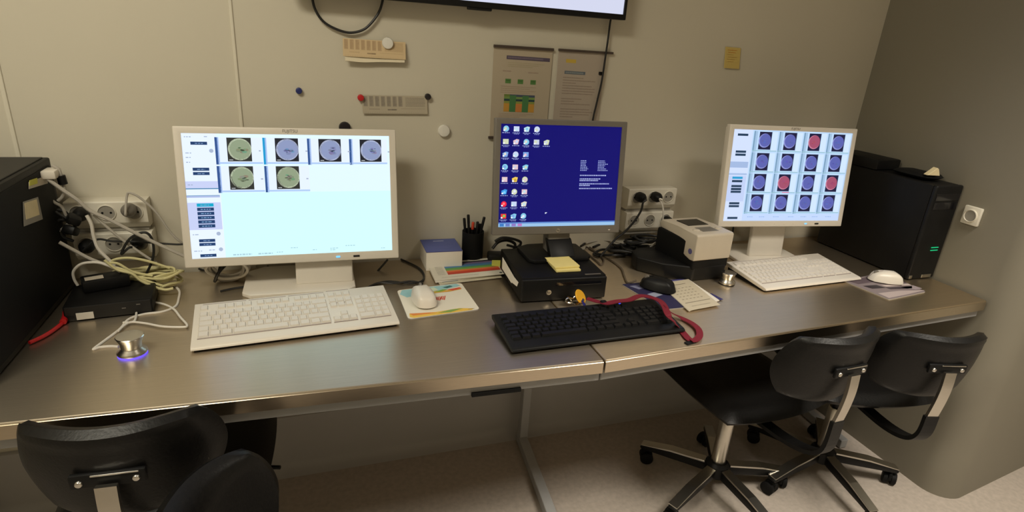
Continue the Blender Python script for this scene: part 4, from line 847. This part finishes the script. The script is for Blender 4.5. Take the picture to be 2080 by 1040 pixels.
cable('cable', [(0.917, -0.014, 1.519), (0.914, -0.014, 1.499), (0.913, -0.014, 1.448), (0.911, -0.014, 1.389), (0.908, -0.014, 1.322), (0.9, -0.014, 1.26), (0.892, -0.014, 1.198), (0.889, -0.014, 1.109)], 0.0032, 'black_cable', 'black cable running down the wall from the right of the television')
tag(obj('cable_clip', box(new(), (0, 0, 0), (0.012, 0.008, 0.010), 0.002), 'black_plastic', loc=(0.905, -0.005, 1.345), smooth=True), 'small black clip on the wall beside the hanging television cable', 'clip')
def wall_sheet(name, label, cat, tlc, U, V, draw, m='paper', dy=0.0):
    o = Vector(tlc); t = thing(name, label, cat, o)
    Uv, Vv = Vector(U), Vector(V); n = Uv.cross(-Vv).normalized()
    bm = new(); c = [Vector((0, 0, 0)), Uv, Uv + Vv, Vv]
    a = [bm.verts.new(v - n * dy) for v in c]; b = [bm.verts.new(v + n * 0.0010) for v in c]
    bm.faces.new(a[::-1]); bm.faces.new(b)
    for i in range(4): bm.faces.new((a[i], a[(i + 1) % 4], b[(i + 1) % 4], b[i]))
    s = obj('sheet', bm, m, t); p = Print(n * 0.0010, Uv, Vv); draw(p); p.build('sheet_print', 'print', s)
    return t
def draw_codes(base, dark, mid):
    def f(p):
        p.rect(0, 0, 1, 1, base, 0)
        for k in range(7):
            x = 0.02 + 0.088 * k; p.rect(x, 0.05, x + 0.062, 0.60, mid, 1)
            q = random.Random(k)
            for j in range(8): y = 0.07 + 0.064 * j; p.rect(x + 0.004, y, x + 0.056 - q.uniform(0, 0.02), y + 0.03, dark, 2)
        for j in range(7): words(p, 0.66, 0.10 + 0.075 * j, 0.30, 0.03, dark, 50 + j, 1)
        words(p, 0.10, 0.72, 0.16, 0.05, mid, 3, 1); words(p, 0.38, 0.74, 0.14, 0.07, tuple(c * 0.55 for c in dark[:3]) + (1,), 4, 1); words(p, 0.58, 0.70, 0.38, 0.025, mid, 5, 1)
        for j in range(34): p.rect(0.03 + 0.0275 * j, 0.90, 0.034 + 0.0275 * j, 0.98, mid, 1)
    return f
t = wall_sheet('barcode_sheet', 'cream slip of printed codes pinned under a white magnet', 'paper', (0.114, -0.006, 1.402), (0.170, 0.0, -0.001), (-0.001, -0.012, -0.046), draw_codes(S(206, 182, 142), S(172, 144, 108), S(186, 160, 124)), 'paper_cream')
obj('lower_flap', ribbon(new(), [(0.004, -0.012, -0.050), (0.05, -0.010, -0.052), (0.10, -0.009, -0.049), (0.166, -0.010, -0.047)], 0.016, 0.0008, normals=[Vector((0, -1, 0.4))] * 5), 'paper_cream', t)
t = wall_sheet('barcode_sheet', 'grey slip of printed codes held by a red and a black magnet', 'paper', (0.161, -0.004, 1.253), (0.187, 0.0, 0.003), (0.002, -0.003, -0.051), draw_codes(S(178, 168, 148), S(132, 124, 112), S(152, 143, 128)), 'paper')
def magnet(label, px, r, h, m, group=None):
    t = tag(obj('magnet', lathe(new(), [(r * 1.0, 0), (r, h * 0.7), (r * 0.9, h * 0.95), (r * 0.75, h), (0, h)], 22, Matrix.Rotation(R(90), 4, 'X')), m, loc=px, smooth=True), label, 'magnet', group)
    return t
magnet('white magnet holding the cream slip', (0.234, -0.0085, 1.396), 0.0155, 0.011, 'magnet_white')
magnet('small blue magnet alone on the wall above the large white monitor', (-0.006, -0.0005, 1.259), 0.0085, 0.011, 'magnet_blue')
magnet('red magnet on the left end of the grey slip', (0.158, -0.004, 1.246), 0.0090, 0.011, 'magnet_red')
magnet('black magnet on the right end of the grey slip', (0.350, -0.003, 1.255), 0.0090, 0.011, 'magnet_black')
magnet('dark magnet half hidden behind the top of the large white monitor', (0.112, -0.0005, 1.161), 0.0165, 0.011, 'magnet_black')
magnet('white magnet alone between the large and the grey monitor', (0.401, -0.0005, 1.156), 0.0180, 0.012, 'magnet_white')
def draw_chart(p):
    p.rect(0, 0, 1, 1, S(180, 167, 146), 0); p.rect(0.22, 0.085, 0.96, 0.125, S(84, 74, 92), 1); words(p, 0.24, 0.095, 0.6, 0.018, S(120, 108, 124), 9, 2)
    for k in range(3): words(p, 0.25, 0.155 + 0.02 * k, 0.62 - 0.1 * k, 0.008, S(170, 160, 130), k, 1)
    words(p, 0.17, 0.245, 0.14, 0.014, S(160, 140, 124), 12, 1); words(p, 0.6, 0.25, 0.18, 0.012, S(160, 140, 124), 13, 1)
    for x in (0.22, 0.43, 0.65): p.rect(x, 0.335, x + 0.095, 0.385, S(84, 128, 66), 1); p.rect(x + 0.01, 0.350, x + 0.08, 0.357, S(60, 96, 50), 2)
    for k in range(4): words(p, 0.15, 0.415 + 0.022 * k, 0.6 - 0.1 * (k % 2), 0.008, S(165, 145, 125), 20 + k, 1)
    p.rect(0.215, 0.505, 0.745, 0.70, S(196, 146, 60), 1); p.rect(0.215, 0.505, 0.745, 0.530, S(66, 78, 100), 2); p.rect(0.215, 0.53, 0.745, 0.555, S(120, 150, 80), 2); p.rect(0.215, 0.555, 0.745, 0.58, S(40, 70, 74), 2); p.rect(0.215, 0.58, 0.745, 0.605, S(140, 150, 70), 2)
    for x in (0.31, 0.53): p.rect(x, 0.515, x + 0.11, 0.70, S(72, 124, 74), 3)
    p.rect(0.215, 0.505, 0.31, 0.53, S(110, 130, 60), 3); p.rect(0.42, 0.61, 0.53, 0.70, S(206, 130, 66), 3)
    for k in range(5): words(p, 0.14, 0.72 + 0.018 * k, 0.6 - 0.12 * (k % 3), 0.008, S(165, 145, 125), 30 + k, 1)
    for x in (0.22, 0.33, 0.44, 0.55, 0.66): p.rect(x, 0.815, x + 0.075, 0.865, S(196, 170, 70), 1)
    for k in range(5): words(p, 0.14, 0.885 + 0.02 * k, 0.7, 0.008, S(165, 145, 125), 50 + k, 1)
def draw_text(p):
    p.rect(0, 0, 1, 1, S(174, 162, 148), 0); p.rect(0.17, 0.09, 0.38, 0.13, S(196, 168, 70), 1); p.rect(0.16, 0.22, 0.60, 0.255, S(98, 108, 118), 1); words(p, 0.18, 0.23, 0.38, 0.016, S(140, 148, 150), 3, 2)
    q = random.Random(6)
    for k in range(22):
        if k not in (7, 11, 16): words(p, 0.14, 0.29 + 0.03 * k, 0.70 * q.choice((1, 0.95, 0.9, 0.4, 0.62)), 0.010, S(150, 134, 122), 60 + k, 1)
def rail(root, loc, size): obj('hanging_rail', bx(loc, size, 0.001), 'rail_brown', root)
t = wall_sheet('wall_notice', 'notice with green and orange chart hanging above the grey monitor', 'notice', (0.545, -0.003, 1.406), (0.190, 0, -0.002), (0.001, 0, -0.268), draw_chart)
rail(t, (0.095, -0.004, 0.001), (0.192, 0.008, 0.008)); rail(t, (0.095, -0.004, -0.268), (0.196, 0.008, 0.008))
t = wall_sheet('wall_notice', 'notice of plain text hanging right of the chart notice', 'notice', (0.754, -0.003, 1.407), (0.163, 0, -0.002), (0.001, 0, -0.268), draw_text)
rail(t, (0.0925, -0.004, 0.001), (0.188, 0.008, 0.007)); rail(t, (0.0925, -0.004, -0.268), (0.188, 0.008, 0.008))
def draw_note(p):
    p.rect(0, 0, 1, 1, S(206, 182, 106), 0)
    for k in range(6): words(p, 0.15 + 0.04 * (k % 2), 0.12 + 0.11 * k, 0.6 - 0.1 * (k % 3), 0.035, S(205, 140, 60) if k < 2 else S(190, 156, 86), k, 1)
wall_sheet('sticky_note', 'yellow sticky note alone on the wall above the right monitor', 'note', (1.366, -0.002, 1.452), (0.063, 0, -0.001), (0.006, -0.004, -0.068), draw_note, 'sticky_yellow')

# ------------------------------------------------------------------ chairs
def make_chair(label, at, rz, seat_z=0.46, rim_z=0.765, col_h=None):
    """chair facing +y before rotation: seat centre over the base"""
    t = thing('swivel_chair', label, 'chair', at, rz, )
    W, HB = 0.325, 0.230
    zc = rim_z - HB / 2
    def back(x, d, z):
        u = x / (W / 2); v = z / (HB / 2)
        xx = x * (1.0 + 0.04 * v) if v < 0 else x
        dip = (0.034 * u * u * (1 - 0.55 * u * u) - 0.012) * max(0.0, v)
        y = -0.315 + 0.075 * abs(u) ** 2.2 - 0.02 * v - 0.010 * (1 - v * v)
        if v > 0.6: y -= 0.012 * (v - 0.6) / 0.4
        return (xx, y + d, zc + z + dip)
    obj('backrest', cushion(new(), back, W, HB, 0.046, 22, 0.72, 9.0), 'leather', t, smooth=True)
    def seat(x, d, z):
        v = z / 0.2
        return (x, z + 0.01, seat_z - 0.028 + d - (0.030 * max(0, v - 0.4) ** 2) + 0.012 * (x / 0.2) ** 2)
    obj('seat', cushion(new(), seat, 0.415, 0.420, 0.062, 16, 0.30, 6.0), 'leather', t, smooth=True)
    obj('seat_plate', bx((0, 0.0, seat_z - 0.072), (0.20, 0.22, 0.030), 0.008), 'black_plastic', t, smooth=True)
    # bracket, bolts and bent strut that carry the backrest
    bz = rim_z - 0.105
    br = obj('bracket', bx((0, -0.352, bz), (0.112, 0.010, 0.028), 0.004), 'black_plastic', t, smooth=True)
    obj('bracket_edge', bx((0.012, -0.358, bz + 0.012), (0.070, 0.004, 0.003), 0.001), 'chrome', br)
    for x in (-0.041, 0.041): obj('bolt', lathe(new(), [(0.0065, 0), (0.0065, 0.002), (0.005, 0.004), (0, 0.005)], 16, Matrix.Translation((x, -0.356, bz - 0.002)) @ Matrix.Rotation(R(90), 4, 'X')), 'chrome', br, smooth=True)
    st = [(0.0, -0.366, bz - 0.004), (0.0, -0.369, bz - 0.05), (0.0, -0.366, bz - 0.10), (0.0, -0.358, bz - 0.155)]
    obj('strut', ribbon(new(), st, 0.032, 0.009, 6, [Vector((0, -1, 0))] * 4), 'brushed_chrome', t)
    sa = [(0.0, -0.359, bz - 0.150), (0.0, -0.354, seat_z - 0.010), (0.0, -0.315, seat_z - 0.052), (0.0, -0.22, seat_z - 0.078), (0.0, -0.06, seat_z - 0.086)]
    obj('strut_arm', ribbon(new(), sa, 0.040, 0.012, 6, [Vector((0, -1, 0)), Vector((0, -1, -0.4)), Vector((0, -0.4, -1)), Vector((0, 0, -1)), Vector((0, 0, -1))]), 'black_plastic', t)
    obj('lever', tube(new(), [(0.08, 0.02, seat_z - 0.080), (0.15, 0.02, seat_z - 0.085), (0.215, 0.0, seat_z - 0.080)], 0.005, 8, 4), 'black_plastic', t, smooth=True)
    # column and five-star base
    co = obj('column', lathe(new(), [(0.0135, 0.27), (0.0135, seat_z - 0.085)], 18), 'black_plastic', t, smooth=True)
    obj('sleeve', lathe(new(), [(0.0235, 0.118), (0.0240, 0.120), (0.0240, 0.285), (0.021, 0.292), (0.0136, 0.292)], 22), 'brushed_chrome', t, smooth=True)
    obj('hub', lathe(new(), [(0.0, 0.070), (0.040, 0.070), (0.042, 0.076), (0.040, 0.112), (0.030, 0.122), (0.0, 0.122)], 22), 'black_plastic', t, smooth=True)
    return t
def add_base(t, rot):
    for k in range(5):
        a = rot + k * 2 * math.pi / 5
        d = Matrix.Rotation(a, 4, 'Z')
        bm = prism(new(), [(0.03, 0.072), (0.03, 0.108), (0.16, 0.096), (0.262, 0.074), (0.268, 0.066), (0.262, 0.058), (0.16, 0.066)], -0.015, 0.015, 0.003, 2, axis='y')
        for v in bm.verts: v.co = d @ v.co
        lg = obj('leg', bm, 'black_plastic', t, smooth=True)
        bm = prism(new(), [(0.040, 0.1105), (0.16, 0.1000), (0.264, 0.0775), (0.264, 0.0740), (0.16, 0.0940), (0.040, 0.1040)], -0.0165, 0.0165, 0.0008, 1, axis='y')
        for v in bm.verts: v.co = d @ v.co
        obj('leg_cover', bm, 'brushed_chrome', lg)
        c = d @ Matrix.Translation((0.250, 0, 0)) @ Matrix.Rotation(0.7 + k * 1.3, 4, 'Z')
        bm = new()
        for s in (-1, 1): lathe(bm, [(0, -0.009), (0.019, -0.009), (0.0235, -0.006), (0.0235, 0.006), (0.019, 0.009), (0, 0.009)], 18, c @ Matrix.Translation((s * 0.013, 0.008, 0.0237)) @ Matrix.Rotation(R(90), 4, 'Y'))
        box(bm, (0, 0, 0), (0.012, 0.034, 0.030), 0.004, 2, c @ Matrix.Translation((0, 0.002, 0.036)))
        lathe(bm, [(0.0055, 0.035), (0.0055, 0.064)], 10, c @ Matrix.Translation((0, -0.004, 0)))
        obj('caster', bm, 'black_matte', lg, smooth=True)
G = 'black swivel chairs along the desk'
ch = make_chair('black swivel chair pushed in below the large white monitor', (-0.315, -0.480, 0), R(-3), 0.485, 0.822); add_base(ch, R(20)); ch['group'] = G
ch = make_chair('black swivel chair under the front edge left of the corner chair', (1.285, -0.470, 0), R(2), 0.46, 0.795); add_base(ch, R(57)); ch['group'] = G
ch = make_chair('black swivel chair nearest the right wall', (1.722, -0.505, 0), R(-15), 0.46, 0.770); add_base(ch, R(60)); ch['group'] = G
ch = make_chair('black swivel chair turned sideways and cut off by the bottom of the photo', (0.105, -1.03, 0), R(-108), 0.45, 0.745); add_base(ch, R(10)); ch['group'] = G
